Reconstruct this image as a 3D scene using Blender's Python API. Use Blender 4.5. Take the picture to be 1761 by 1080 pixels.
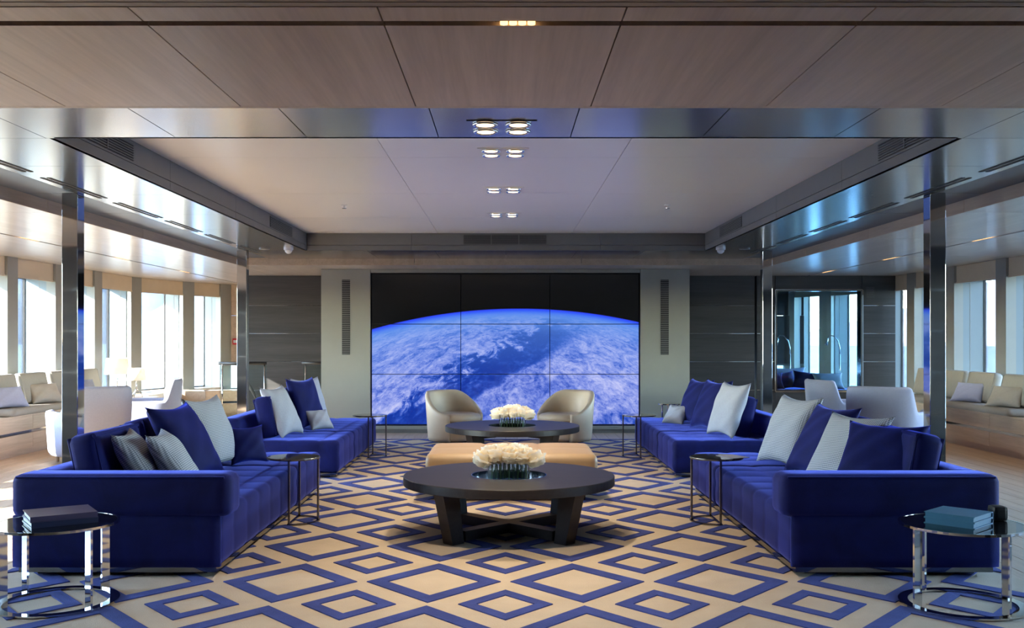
import bpy, bmesh, math, random
from mathutils import Vector, Matrix, Euler, noise
R = math.radians
random.seed(7)
sc = bpy.context.scene
for o in list(bpy.data.objects):
    bpy.data.objects.remove(o)
C = sc.collection

# ------------------------------------------------------------------ camera
EYE = 1.30
F = 1712.0                      # focal length in pixels of the 1761 px frame
cam_d = bpy.data.cameras.new('camera')
cam_d.lens = 35.0; cam_d.sensor_width = 36.0
cam_d.shift_x = (880.5 - 870) / 1761; cam_d.shift_y = (583 - 540) / 1761
cam_d.clip_end = 20000
cam = bpy.data.objects.new('camera', cam_d); C.objects.link(cam)
cam.location = (0, 0, EYE); cam.rotation_euler = (R(90), 0, 0)
sc.camera = cam
sc.view_settings.view_transform = 'Standard'
sc.view_settings.look = 'None'
sc.view_settings.gamma = 1.0
sc.view_settings.use_curve_mapping = False
sc.view_settings.exposure = 1.95
cy = sc.cycles
cy.use_denoising = True
cy.max_bounces = 10; cy.diffuse_bounces = 7; cy.glossy_bounces = 5
cy.transmission_bounces = 6; cy.transparent_max_bounces = 16
cy.sample_clamp_indirect = 12.0
cy.caustics_reflective = False; cy.caustics_refractive = False
cy.blur_glossy = 0.5

# ------------------------------------------------------------------ sky and sun
SUN_DIR = Vector((1.0, 0.52, -0.53)).normalized()
world = bpy.data.worlds.new('sky'); sc.world = world
world.use_nodes = True
wn = world.node_tree.nodes; wl = world.node_tree.links
bg = wn['Background']
sky = wn.new('ShaderNodeTexSky'); sky.sky_type = 'NISHITA'
sky.sun_disc = False
sky.sun_elevation = math.asin(-SUN_DIR.z)
sky.sun_rotation = math.atan2(-SUN_DIR.x, -SUN_DIR.y)
sky.air_density = 1.0; sky.dust_density = 0.15; sky.ozone_density = 2.0
wl.new(sky.outputs['Color'], bg.inputs['Color'])
bg.inputs['Strength'].default_value = 1.15
sun_d = bpy.data.lights.new('sun', 'SUN'); sun_d.energy = 14.0; sun_d.angle = R(0.55)
sun_d.color = (1.0, 0.93, 0.82)
sun = bpy.data.objects.new('sun', sun_d); C.objects.link(sun)
sun.rotation_euler = SUN_DIR.to_track_quat('-Z', 'Y').to_euler()
SPOT_W = 52.0

# ------------------------------------------------------------------ helpers
def finish(name, bm, smooth=False, recalc=True):
    if recalc:
        bmesh.ops.recalc_face_normals(bm, faces=bm.faces)
    me = bpy.data.meshes.new(name); bm.to_mesh(me); bm.free()
    if smooth:
        for p in me.polygons: p.use_smooth = True
    return me
def setmat(me, mat):
    me.materials.clear(); me.materials.append(M[mat] if isinstance(mat, str) else mat)
    return me
def ob(name, bm, mat, parent=None, loc=(0, 0, 0), rot=(0, 0, 0), smooth=False):
    me = bm if isinstance(bm, bpy.types.Mesh) else finish(name, bm, smooth)
    if mat is not None: setmat(me, mat)
    o = bpy.data.objects.new(name, me); C.objects.link(o)
    if parent is not None: o.parent = parent
    o.location = loc; o.rotation_euler = rot
    return o
def tag(o, label, cat, group=None, kind=None):
    o['label'] = label; o['category'] = cat
    if group: o['group'] = group
    if kind: o['kind'] = kind
    return o
def thing(name, label, cat, loc=(0, 0, 0), rz=0.0, group=None):
    o = bpy.data.objects.new(name, None); C.objects.link(o)
    o.empty_display_size = 0.1
    o.location = loc; o.rotation_euler = (0, 0, rz)
    return tag(o, label, cat, group)
def struct(o, label, cat='wall'):
    o['kind'] = 'structure'; o['label'] = label; o['category'] = cat
    return o
def box(bm, x0, x1, y0, y1, z0, z1):
    vs = [bm.verts.new(p) for p in ((x0,y0,z0),(x1,y0,z0),(x1,y1,z0),(x0,y1,z0),(x0,y0,z1),(x1,y0,z1),(x1,y1,z1),(x0,y1,z1))]
    for f in ((0,3,2,1),(4,5,6,7),(0,1,5,4),(1,2,6,5),(2,3,7,6),(3,0,4,7)):
        bm.faces.new([vs[i] for i in f])
    return vs
def B(x0, x1, y0, y1, z0, z1, bev=0.0, seg=1):
    bm = bmesh.new(); box(bm, min(x0,x1), max(x0,x1), min(y0,y1), max(y0,y1), min(z0,z1), max(z0,z1))
    if bev > 0:
        bmesh.ops.bevel(bm, geom=list(bm.edges), offset=bev, segments=seg, profile=0.5, affect='EDGES')
    return bm
def hexa(bm, bot, top):
    """eight-cornered block from four bottom and four top corners"""
    a = [bm.verts.new(p) for p in bot]; b = [bm.verts.new(p) for p in top]
    n = len(a)
    bm.faces.new(a[::-1]); bm.faces.new(b)
    for i in range(n):
        bm.faces.new((a[i], a[(i+1) % n], b[(i+1) % n], b[i]))
def cyl(bm, x, y, z0, z1, r, n=24, r2=None):
    r2 = r if r2 is None else r2
    hexa(bm, [(x+r*math.cos(i*2*math.pi/n), y+r*math.sin(i*2*math.pi/n), z0) for i in range(n)],
             [(x+r2*math.cos(i*2*math.pi/n), y+r2*math.sin(i*2*math.pi/n), z1) for i in range(n)])
def lathe(bm, prof, n=32, x=0, y=0):
    """revolve an open or closed (r, z) profile"""
    rings = []
    for r, z in prof:
        rings.append([bm.verts.new((x+r*math.cos(i*2*math.pi/n), y+r*math.sin(i*2*math.pi/n), z)) for i in range(n)])
    for a, b in zip(rings, rings[1:]):
        for i in range(n):
            bm.faces.new((a[i], a[(i+1) % n], b[(i+1) % n], b[i]))
    return rings
def lathe_closed(bm, prof, n=32, x=0, y=0):
    rings = lathe(bm, prof, n, x, y)
    a, b = rings[-1], rings[0]
    for i in range(n):
        bm.faces.new((a[i], a[(i+1) % n], b[(i+1) % n], b[i]))
def tube(bm, pts, r, n=8):
    pts = [Vector(p) for p in pts]
    rr = r if isinstance(r, (list, tuple)) else [r]*len(pts)
    rings = []
    for i, p in enumerate(pts):
        d = (pts[min(i+1, len(pts)-1)] - pts[max(i-1, 0)]).normalized()
        up = Vector((0, 0, 1)) if abs(d.z) < 0.9 else Vector((1, 0, 0))
        u = d.cross(up).normalized(); v = d.cross(u).normalized()
        rings.append([bm.verts.new(p + rr[i]*(u*math.cos(k*2*math.pi/n) + v*math.sin(k*2*math.pi/n))) for k in range(n)])
    for a, b in zip(rings, rings[1:]):
        for k in range(n):
            bm.faces.new((a[k], a[(k+1) % n], b[(k+1) % n], b[k]))
    bm.faces.new(rings[0]); bm.faces.new(rings[-1][::-1])
def soft_box(x0, x1, y0, y1, z0, z1, r, res=0.04, amp=0.0, period=None, offs=(0, 0, 0), crown=0.0):
    """rounded upholstery block, optionally quilted: period per axis (0 = none)"""
    bm = bmesh.new()
    lo = Vector((x0, y0, z0)); hi = Vector((x1, y1, z1)); dim = hi - lo
    seen = {}
    def V(p):
        k = (round(p[0], 5), round(p[1], 5), round(p[2], 5))
        if k not in seen: seen[k] = bm.verts.new(p)
        return seen[k]
    nn = [max(2, int(math.ceil(dim[i]/res))) for i in range(3)]
    for ax in range(3):
        u, v = (ax+1) % 3, (ax+2) % 3
        for side in (0, 1):
            for i in range(nn[u]):
                for j in range(nn[v]):
                    q = []
                    for (a, b) in ((i, j), (i+1, j), (i+1, j+1), (i, j+1)):
                        p = [0, 0, 0]
                        p[ax] = hi[ax] if side else lo[ax]
                        p[u] = lo[u] + dim[u]*a/nn[u]; p[v] = lo[v] + dim[v]*b/nn[v]
                        q.append(V(p))
                    bm.faces.new(q if side else q[::-1])
    c = (lo + hi)/2
    for vt in bm.verts:
        p = vt.co.copy()
        inner = Vector([min(max(p[i], lo[i]+r), hi[i]-r) for i in range(3)])
        d = p - inner
        n = d.normalized() if d.length > 1e-9 else Vector((0, 0, 1))
        p2 = inner + n*r
        if crown:
            f = 1.0
            for i in range(2):
                f *= max(0.0, 1 - ((p[i]-c[i])/(dim[i]/2))**2)
            if n.z > 0.3: p2.z += crown*f
        if amp and period:
            f = 1.0
            for i in range(3):
                if period[i]:
                    pf = abs(math.sin(math.pi*(p[i]-lo[i]-offs[i])/period[i]))**0.24
                    w = (1-abs(n[i]))
                    f *= 1 - w*(1-pf)
            p2 += n*amp*(f-1)
        vt.co = p2
    return bm
def pillow_mesh(w, h, t, N=22, seed=0, corner=0.15):
    """throw pillow: width on Y, height on Z (base at 0), puff on X"""
    bm = bmesh.new(); rnd = random.Random(seed)
    ph = [rnd.uniform(0, 6) for _ in range(4)]
    def pt(i, j, s):
        u = -1 + 2*i/N; v = -1 + 2*j/N
        sx = 1 - corner*(1-u*u)*0 - corner*(1-abs(v)**2.2*0) * 0
        yy = u*(1 - corner*(1-v*v)*abs(u)**1.5) * w/2
        zz = v*(1 - corner*(1-u*u)*abs(v)**1.5) * h/2
        e = max(0.0, (1-u*u)*(1-v*v))
        th = t/2*(e**0.42)
        wr = 0.007*math.sin(3.2*u+ph[0]+1.5*v)*math.sin(3*v+ph[1]) + 0.003*math.sin(8*(u-v)+ph[2])
        th += wr*min(1, e*3)
        th = max(th, 0.0)
        return Vector((s*th, yy, zz + h/2))
    top = [[bm.verts.new(pt(i, j, 1)) for j in range(N+1)] for i in range(N+1)]
    bot = [[(top[i][j] if i in (0, N) or j in (0, N) else bm.verts.new(pt(i, j, -1))) for j in range(N+1)] for i in range(N+1)]
    for i in range(N):
        for j in range(N):
            bm.faces.new((top[i][j], top[i+1][j], top[i+1][j+1], top[i][j+1]))
            bm.faces.new((bot[i][j], bot[i][j+1], bot[i+1][j+1], bot[i+1][j]))
    return bm
def shell(a, b, n_exp, th_max, top, z0, thick, flare, steps=44, seat_z=0.3):
    """wrap-round chair shell: back at +Y, open front at -Y; top(angle) gives the rim height"""
    bm = bmesh.new(); rows = []
    def plan(t, s):
        x = math.copysign(abs(math.sin(t))**(2/n_exp), math.sin(t))*(a*s)
        y = math.copysign(abs(math.cos(t))**(2/n_exp), math.cos(t))*(b*s)
        return x, y
    for k in range(steps+1):
        t = -th_max + 2*th_max*k/steps
        H = top(t); row = []
        zs = [z0, z0+0.04, z0+(H-z0)*0.35, z0+(H-z0)*0.7, H-thick*0.5]
        for z in zs:
            s = 1 + flare*(z-z0)
            if z == z0: s -= 0.03
            x, y = plan(t, s); row.append((x, y, z))
        for q in (0.25, 0.5, 0.75):
            ang = math.pi*q
            s = 1 + flare*(H-z0) - (thick/a)*0.5*(1-math.cos(ang))
            x, y = plan(t, s); row.append((x, y, H-thick*0.5+thick*0.5*math.sin(ang)))
        for z in (H-thick*0.5, (H+seat_z)/2, seat_z-0.06):
            s = 1 + flare*(z-z0)*0.8 - thick/a
            x, y = plan(t, s); row.append((x, y, z))
        s = 1 - thick/a - 0.02
        x, y = plan(t, s); row.append((x, y, z0))
        rows.append([bm.verts.new(p) for p in row])
    m = len(rows[0])
    for r0, r1 in zip(rows, rows[1:]):
        for i in range(m):
            bm.faces.new((r0[i], r0[(i+1) % m], r1[(i+1) % m], r1[i]))
    bm.faces.new(rows[0]); bm.faces.new(rows[-1][::-1])
    return bm
def smooth(t, a, b):
    x = min(1.0, max(0.0, (t-a)/(b-a))); return x*x*(3-2*x)

# ------------------------------------------------------------------ materials
M = {}
def new_mat(name):
    m = bpy.data.materials.new(name); m.use_nodes = True; M[name] = m
    nt = m.node_tree; return m, nt, nt.nodes['Principled BSDF']
def link(nt, a, b): nt.links.new(a, b)
def coords(nt, scale=(1, 1, 1), rnd=False, kind='Object'):
    tc = nt.nodes.new('ShaderNodeTexCoord'); mp = nt.nodes.new('ShaderNodeMapping')
    mp.inputs['Scale'].default_value = scale
    if rnd:
        oi = nt.nodes.new('ShaderNodeObjectInfo'); ad = nt.nodes.new('ShaderNodeVectorMath'); ad.operation = 'ADD'
        ml = nt.nodes.new('ShaderNodeMath'); ml.operation = 'MULTIPLY'; ml.inputs[1].default_value = 37.0
        link(nt, oi.outputs['Random'], ml.inputs[0]); link(nt, tc.outputs[kind], ad.inputs[0]); link(nt, ml.outputs[0], ad.inputs[1])
        link(nt, ad.outputs[0], mp.inputs['Vector'])
    else:
        link(nt, tc.outputs[kind], mp.inputs['Vector'])
    return mp.outputs['Vector']
def noise_tex(nt, vec, scale, detail=4, rough=0.55, dist=0.0):
    n = nt.nodes.new('ShaderNodeTexNoise'); n.inputs['Scale'].default_value = scale
    n.inputs['Detail'].default_value = detail; n.inputs['Roughness'].default_value = rough; n.inputs['Distortion'].default_value = dist
    link(nt, vec, n.inputs['Vector']); return n.outputs['Fac']
def ramp(nt, fac, stops):
    r = nt.nodes.new('ShaderNodeValToRGB'); e = r.color_ramp.elements
    while len(e) < len(stops): e.new(0.5)
    for el, (p, c) in zip(e, stops):
        el.position = p; el.color = (*c, 1) if len(c) == 3 else c
    link(nt, fac, r.inputs['Fac']); return r.outputs['Color']
def bump(nt, bsdf, height, strength=0.2, dist=0.01):
    b = nt.nodes.new('ShaderNodeBump'); b.inputs['Strength'].default_value = strength; b.inputs['Distance'].default_value = dist
    link(nt, height, b.inputs['Height']); link(nt, b.outputs['Normal'], bsdf.inputs['Normal'])
def math_n(nt, op, a, b=None, c=None):
    n = nt.nodes.new('ShaderNodeMath'); n.operation = op
    for i, v in enumerate((a, b, c)):
        if v is None: continue
        if isinstance(v, (int, float)): n.inputs[i].default_value = v
        else: link(nt, v, n.inputs[i])
    return n.outputs[0]
def mixc(nt, fac, a, b):
    n = nt.nodes.new('ShaderNodeMix'); n.data_type = 'RGBA'
    for sock, v in ((n.inputs['Factor'], fac), (n.inputs['A'], a), (n.inputs['B'], b)):
        if isinstance(v, (int, float)): sock.default_value = v
        elif isinstance(v, tuple): sock.default_value = (*v, 1)
        else: link(nt, v, sock)
    return n.outputs['Result']
def plain(name, col, rough=0.5, metal=0.0, var=0.06, vscale=6, bmp=0.0, bscale=80, **kw):
    m, nt, b = new_mat(name)
    v = coords(nt)
    n = noise_tex(nt, v, vscale, 3)
    lo = tuple(max(0, c*(1-var)) for c in col); hi = tuple(min(1, c*(1+var)) for c in col)
    link(nt, ramp(nt, n, [(0.3, lo), (0.7, hi)]), b.inputs['Base Color'])
    b.inputs['Roughness'].default_value = rough; b.inputs['Metallic'].default_value = metal
    if bmp: bump(nt, b, noise_tex(nt, v, bscale, 2), bmp, 0.004)
    for k, val in kw.items(): b.inputs[k.replace('_', ' ')].default_value = val
    return m
def wood(name, dark, light, axis='Y', rough=0.45, grain=14.0, stretch=0.06, bmp=0.05, coat=0.0):
    m, nt, b = new_mat(name)
    s = {'X': (stretch, 1, 1), 'Y': (1, stretch, 1), 'Z': (1, 1, stretch)}[axis]
    v = coords(nt, s, rnd=True)
    n1 = noise_tex(nt, v, grain, 6, 0.6, 0.6); n2 = noise_tex(nt, v, grain*6, 3, 0.6)
    f = math_n(nt, 'ADD', math_n(nt, 'MULTIPLY', n1, 0.65), math_n(nt, 'MULTIPLY', n2, 0.35))
    link(nt, ramp(nt, f, [(0.32, dark), (0.68, light)]), b.inputs['Base Color'])
    b.inputs['Roughness'].default_value = rough
    b.inputs['Coat Weight'].default_value = coat; b.inputs['Coat Roughness'].default_value = 0.18
    bump(nt, b, f, bmp, 0.003)
    return m
wood('veneer_taupe', (0.56, 0.44, 0.36), (0.76, 0.61, 0.51), 'Y', 0.42, 10, 0.04, 0.04)
wood('veneer_slatted', (0.36, 0.29, 0.21), (0.50, 0.41, 0.31), 'X', 0.5, 10, 0.04, 0.04)
wood('veneer_gloss', (0.42, 0.36, 0.30), (0.58, 0.51, 0.44), 'Y', 0.30, 8, 0.05, 0.03, 0.35)
wood('oak_light', (0.48, 0.36, 0.25), (0.66, 0.52, 0.38), 'Y', 0.42, 9, 0.07, 0.04)
wood('oak_floor', (0.46, 0.32, 0.20), (0.66, 0.49, 0.33), 'Y', 0.36, 10, 0.06, 0.06, 0.15)
wood('oak_black', (0.009, 0.007, 0.0065), (0.030, 0.023, 0.021), 'X', 0.38, 12, 0.06, 0.12)
wood('panel_dark', (0.030, 0.030, 0.031), (0.062, 0.060, 0.059), 'X', 0.35, 9, 0.05, 0.05)
plain('white_ceiling', (0.90, 0.90, 0.90), 0.28, var=0.01, vscale=1)
plain('coffer_grey', (0.16, 0.162, 0.158), 0.45, var=0.03)
plain('wall_grey', (0.28, 0.285, 0.255), 0.5, var=0.02)
plain('pillar_grey', (0.27, 0.27, 0.245), 0.42, var=0.03)
plain('joint_black', (0.012, 0.012, 0.013), 0.7)
plain('louvre_black', (0.02, 0.021, 0.022), 0.45)
plain('slot_blue', (0.055, 0.075, 0.105), 0.35)
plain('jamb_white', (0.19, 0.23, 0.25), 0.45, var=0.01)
plain('blind_beige', (0.60, 0.50, 0.36), 0.8, var=0.03, bmp=0.1, bscale=200)
plain('chrome', (0.64, 0.64, 0.64), 0.05, 1.0, var=0.0)
plain('bronze_steel', (0.20, 0.185, 0.17), 0.22, 1.0, var=0.02)
plain('black_glass', (0.008, 0.008, 0.01), 0.04, 0.0, Specular_IOR_Level=0.9)
plain('black_satin', (0.015, 0.015, 0.016), 0.4)
plain('smoke_mirror', (0.16, 0.17, 0.19), 0.06, 1.0, var=0.0)
plain('leather_tan', (0.44, 0.29, 0.15), 0.42, var=0.05, bmp=0.12, bscale=160)
plain('leather_taupe', (0.54, 0.41, 0.28), 0.42, var=0.05, bmp=0.12, bscale=160)
plain('fabric_white', (0.29, 0.315, 0.41), 0.85, var=0.03, vscale=60, bmp=0.25, bscale=300)
plain('fabric_stone', (0.32, 0.30, 0.26), 0.75, var=0.03, vscale=40, bmp=0.2, bscale=250)
plain('fabric_sand', (0.42, 0.375, 0.31), 0.8, var=0.03, vscale=40, bmp=0.2, bscale=250)
plain('fabric_lavender', (0.38, 0.40, 0.53), 0.8, var=0.03, vscale=40, bmp=0.2, bscale=250)
plain('fabric_pale', (0.35, 0.37, 0.44), 0.85, var=0.04, vscale=60, bmp=0.3, bscale=260)
plain('book_navy', (0.018, 0.024, 0.075), 0.4)
plain('book_teal', (0.02, 0.12, 0.23), 0.75)
plain('book_purple', (0.06, 0.05, 0.12), 0.4)
plain('paper', (0.50, 0.62, 0.70), 0.8, var=0.04, vscale=30)
plain('box_orange', (0.72, 0.16, 0.03), 0.5)
m, nt, b = new_mat('petal')
tc = nt.nodes.new('ShaderNodeTexCoord'); ln = nt.nodes.new('ShaderNodeVectorMath'); ln.operation = 'LENGTH'
link(nt, tc.outputs['Object'], ln.inputs[0])
pc = ramp(nt, math_n(nt, 'MULTIPLY', ln.outputs['Value'], 10.0), [(0.40, (0.90, 0.70, 0.38)), (0.56, (0.94, 0.86, 0.66)), (0.70, (0.95, 0.93, 0.86))])
link(nt, pc, b.inputs['Base Color']); b.inputs['Roughness'].default_value = 0.7
tl = nt.nodes.new('ShaderNodeBsdfTranslucent'); link(nt, pc, tl.inputs['Color'])
mx = nt.nodes.new('ShaderNodeMixShader'); mx.inputs[0].default_value = 0.4
link(nt, b.outputs[0], mx.inputs[1]); link(nt, tl.outputs[0], mx.inputs[2]); link(nt, mx.outputs[0], nt.nodes['Material Output'].inputs['Surface'])
plain('stem_green', (0.06, 0.14, 0.03), 0.5)
plain('alarm_red', (0.6, 0.02, 0.03), 0.4)
plain('white_plastic', (0.75, 0.76, 0.78), 0.35)
plain('sea', (0.10, 0.14, 0.18), 0.45, var=0.2, vscale=0.02, bmp=0.5, bscale=0.5)
plain('hill', (0.10, 0.135, 0.185), 0.9, var=0.25, vscale=0.01)
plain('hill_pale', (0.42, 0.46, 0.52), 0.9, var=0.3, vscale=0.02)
plain('hull_white', (0.8, 0.8, 0.8), 0.5)
# brushed metal ceiling
m, nt, b = new_mat('brushed_metal')
v = coords(nt, (0.4, 40, 1))
n = noise_tex(nt, v, 6, 3)
link(nt, ramp(nt, n, [(0.3, (0.36, 0.36, 0.365)), (0.7, (0.42, 0.42, 0.425))]), b.inputs['Base Color'])
b.inputs['Metallic'].default_value = 1.0; b.inputs['Roughness'].default_value = 0.2
# blue velvet
def velvet(name, base, sheen):
    m, nt, b = new_mat(name)
    v = coords(nt); n = noise_tex(nt, v, 3.5, 4, 0.6, 0.5)
    lo = tuple(c*0.75 for c in base); hi = tuple(c*1.25 for c in base)
    link(nt, ramp(nt, n, [(0.35, lo), (0.65, hi)]), b.inputs['Base Color'])
    b.inputs['Roughness'].default_value = 0.75
    b.inputs['Sheen Weight'].default_value = 0.8; b.inputs['Sheen Roughness'].default_value = 0.4
    b.inputs['Sheen Tint'].default_value = (*sheen, 1)
    b.inputs['Specular IOR Level'].default_value = 0.15
    bump(nt, b, noise_tex(nt, v, 220, 2), 0.25, 0.003)
velvet('velvet_blue', (0.004, 0.007, 0.080), (0.13, 0.17, 0.72))
velvet('velvet_navy', (0.003, 0.006, 0.065), (0.06, 0.09, 0.8))
# checked weave pillow cloth
m, nt, b = new_mat('fabric_check')
v = coords(nt)
ck = nt.nodes.new('ShaderNodeTexChecker'); ck.inputs['Scale'].default_value = 120
ck.inputs['Color1'].default_value = (0.07, 0.085, 0.12, 1); ck.inputs['Color2'].default_value = (0.52, 0.55, 0.64, 1)
rot = nt.nodes.new('ShaderNodeMapping'); rot.inputs['Rotation'].default_value = (R(45), 0, 0)
link(nt, v, rot.inputs['Vector'])
sep = nt.nodes.new('ShaderNodeSeparateXYZ'); link(nt, rot.outputs[0], sep.inputs[0])
cmb = nt.nodes.new('ShaderNodeCombineXYZ'); link(nt, sep.outputs['Y'], cmb.inputs['X']); link(nt, sep.outputs['Z'], cmb.inputs['Y']); cmb.inputs['Z'].default_value = 0.0037
link(nt, cmb.outputs[0], ck.inputs['Vector'])
link(nt, mixc(nt, 0.6, (0.31, 0.34, 0.41), ck.outputs['Color']), b.inputs['Base Color'])
b.inputs['Roughness'].default_value = 0.85
# rug ground
m, nt, b = new_mat('rug_sand')
v = coords(nt); n = noise_tex(nt, v, 5, 4); n2 = noise_tex(nt, v, 180, 2)
link(nt, ramp(nt, n, [(0.3, (0.50, 0.395, 0.265)), (0.7, (0.57, 0.455, 0.31))]), b.inputs['Base Color'])
b.inputs['Roughness'].default_value = 0.95; b.inputs['Sheen Weight'].default_value = 0.15
bump(nt, b, n2, 0.6, 0.006)
m, nt, b = new_mat('rug_blue')
v = coords(nt, rnd=True); n = noise_tex(nt, v, 7, 4, 0.6, 0.8); n2 = noise_tex(nt, v, 220, 2)
link(nt, ramp(nt, n, [(0.3, (0.012, 0.022, 0.145)), (0.7, (0.030, 0.048, 0.235))]), b.inputs['Base Color'])
b.inputs['Roughness'].default_value = 0.9; b.inputs['Sheen Weight'].default_value = 0.2
b.inputs['Sheen Tint'].default_value = (0.3, 0.4, 1, 1)
bump(nt, b, n2, 0.6, 0.006)
# clear thin glass
def glass(name, tint, ior=1.45, refl=0.9):
    m = bpy.data.materials.new(name); m.use_nodes = True; M[name] = m
    nt = m.node_tree; nt.nodes.remove(nt.nodes['Principled BSDF'])
    out = nt.nodes['Material Output']
    tr = nt.nodes.new('ShaderNodeBsdfTransparent'); tr.inputs['Color'].default_value = (*tint, 1)
    gl = nt.nodes.new('ShaderNodeBsdfGlossy'); gl.inputs['Roughness'].default_value = 0.02
    fr = nt.nodes.new('ShaderNodeFresnel'); fr.inputs['IOR'].default_value = ior
    mx = nt.nodes.new('ShaderNodeMixShader')
    link(nt, math_n(nt, 'MULTIPLY', fr.outputs[0], refl), mx.inputs[0]); link(nt, tr.outputs[0], mx.inputs[1]); link(nt, gl.outputs[0], mx.inputs[2])
    link(nt, mx.outputs[0], out.inputs['Surface'])
glass('pane_glass', (0.97, 0.985, 0.99), 1.25)
glass('vase_glass', (0.975, 0.985, 0.985), 1.4, 0.8)
glass('rail_glass', (0.90, 0.97, 0.95), 1.45)
glass('inner_glass', (0.55, 0.75, 0.85), 1.5)
# lamp materials
def emit(name, col, s):
    m, nt, b = new_mat(name)
    b.inputs['Base Color'].default_value = (*col, 1)
    b.inputs['Emission Color'].default_value = (*col, 1); b.inputs['Emission Strength'].default_value = s
emit('bulb_warm', (1.0, 0.74, 0.46), 1.5)
emit('bulb_amber', (1.0, 0.58, 0.22), 0.8)
m, nt, b = new_mat('lamp_shade')
b.inputs['Base Color'].default_value = (0.85, 0.80, 0.72, 1); b.inputs['Roughness'].default_value = 0.9
b.inputs['Emission Color'].default_value = (1.0, 0.85, 0.66, 1); b.inputs['Emission Strength'].default_value = 0.12
# video wall: planet picture
m, nt, b = new_mat('video_wall')
tc = nt.nodes.new('ShaderNodeTexCoord'); sp = nt.nodes.new('ShaderNodeSeparateXYZ'); link(nt, tc.outputs['Object'], sp.inputs[0])
X, Z = sp.outputs['X'], sp.outputs['Z']
dx = math_n(nt, 'SUBTRACT', X, 0.19); dz = math_n(nt, 'ADD', Z, 5.79)
dist = math_n(nt, 'SQRT', math_n(nt, 'ADD', math_n(nt, 'MULTIPLY', dx, dx), math_n(nt, 'MULTIPLY', dz, dz)))
T = math_n(nt, 'SUBTRACT', 7.39, dist)                      # depth below the limb
Tc = math_n(nt, 'MAXIMUM', T, 0.0)
foot = math_n(nt, 'MULTIPLY', math_n(nt, 'LOGARITHM', math_n(nt, 'ADD', Tc, 0.10), 2.718), 1.0)   # distances shrink towards the limb
cv = nt.nodes.new('ShaderNodeCombineXYZ')
persp = math_n(nt, 'DIVIDE', 1.0, math_n(nt, 'ADD', Tc, 0.35))
link(nt, math_n(nt, 'MULTIPLY', dx, math_n(nt, 'ADD', 0.55, math_n(nt, 'MULTIPLY', persp, 0.4))), cv.inputs['X']); link(nt, math_n(nt, 'MULTIPLY', foot, 1.25), cv.inputs['Y'])
pv = cv.outputs[0]
big = noise_tex(nt, pv, 1.6, 5, 0.6, 0.8); med = noise_tex(nt, pv, 4.5, 8, 0.66, 1.2); fine = noise_tex(nt, pv, 22, 8, 0.75, 0.6)
# the bay of open water runs from lower left to upper right
band = math_n(nt, 'SUBTRACT', Z, math_n(nt, 'ADD', math_n(nt, 'MULTIPLY', X, 0.55), 0.86))
band = math_n(nt, 'ADD', band, math_n(nt, 'MULTIPLY', math_n(nt, 'SUBTRACT', big, 0.5), 0.9))
band = math_n(nt, 'ADD', band, math_n(nt, 'MULTIPLY', math_n(nt, 'SUBTRACT', med, 0.5), 0.5))
water = math_n(nt, 'SUBTRACT', 1.0, math_n(nt, 'SMOOTHSTEP' if False else 'DIVIDE', math_n(nt, 'ABSOLUTE', band), 0.30))
water = math_n(nt, 'MINIMUM', math_n(nt, 'MAXIMUM', math_n(nt, 'MULTIPLY', water, 2.0), 0.0), 1.0)
xr = nt.nodes.new('ShaderNodeMapRange'); xr.inputs['From Min'].default_value = 0.55; xr.inputs['From Max'].default_value = 1.25
xr.inputs['To Min'].default_value = 1.0; xr.inputs['To Max'].default_value = 0.0; link(nt, X, xr.inputs['Value'])
water = math_n(nt, 'MULTIPLY', water, xr.outputs[0])
cl = math_n(nt, 'ADD', math_n(nt, 'ADD', math_n(nt, 'MULTIPLY', med, 0.55), math_n(nt, 'MULTIPLY', fine, 0.35)), math_n(nt, 'MULTIPLY', big, 0.30))
cl = math_n(nt, 'SUBTRACT', math_n(nt, 'ADD', cl, 0.0), math_n(nt, 'MULTIPLY', water, 0.20))
surf = ramp(nt, cl, [(0.40, (0.003, 0.028, 0.33)), (0.49, (0.020, 0.075, 0.50)), (0.56, (0.13, 0.20, 0.70)), (0.64, (0.34, 0.40, 0.85)), (0.74, (0.58, 0.60, 0.93))])
haze = ramp(nt, T, [(0.0, (1, 1, 1)), (0.10, (0.8, 0.8, 0.8)), (0.35, (0.35, 0.35, 0.35)), (0.8, (0.08, 0.08, 0.08)), (1.0, (0.02, 0.02, 0.02))])
c1 = mixc(nt, haze, surf, (0.12, 0.30, 0.84))
limb = ramp(nt, T, [(0.0, (0.02, 0.03, 0.55)), (0.012, (0.03, 0.08, 0.95)), (0.05, (0.05, 0.16, 0.92)), (0.12, (0.12, 0.30, 0.84))])
lm = ramp(nt, T, [(0.03, (0, 0, 0)), (0.13, (1, 1, 1))])
c2 = mixc(nt, lm, limb, c1)
inside = math_n(nt, 'GREATER_THAN', T, 0.0)
c3 = mixc(nt, inside, (0.0035, 0.004, 0.0045), c2)
b.inputs['Base Color'].default_value = (0.004, 0.004, 0.005, 1); b.inputs['Roughness'].default_value = 0.12
b.inputs['Specular IOR Level'].default_value = 0.5
link(nt, c3, b.inputs['Emission Color']); b.inputs['Emission Strength'].default_value = 0.26

# ================================================================== SETTING
ZM, ZW, ZO = 2.35, 2.553, 2.267          # metal ring, white coffer, wood ceiling
WC, WM, WS = 2.36, 3.10, 3.50            # coffer, metal and slot half-widths
Y1, Y2 = 5.21, 11.80                     # coffer front and back
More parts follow.
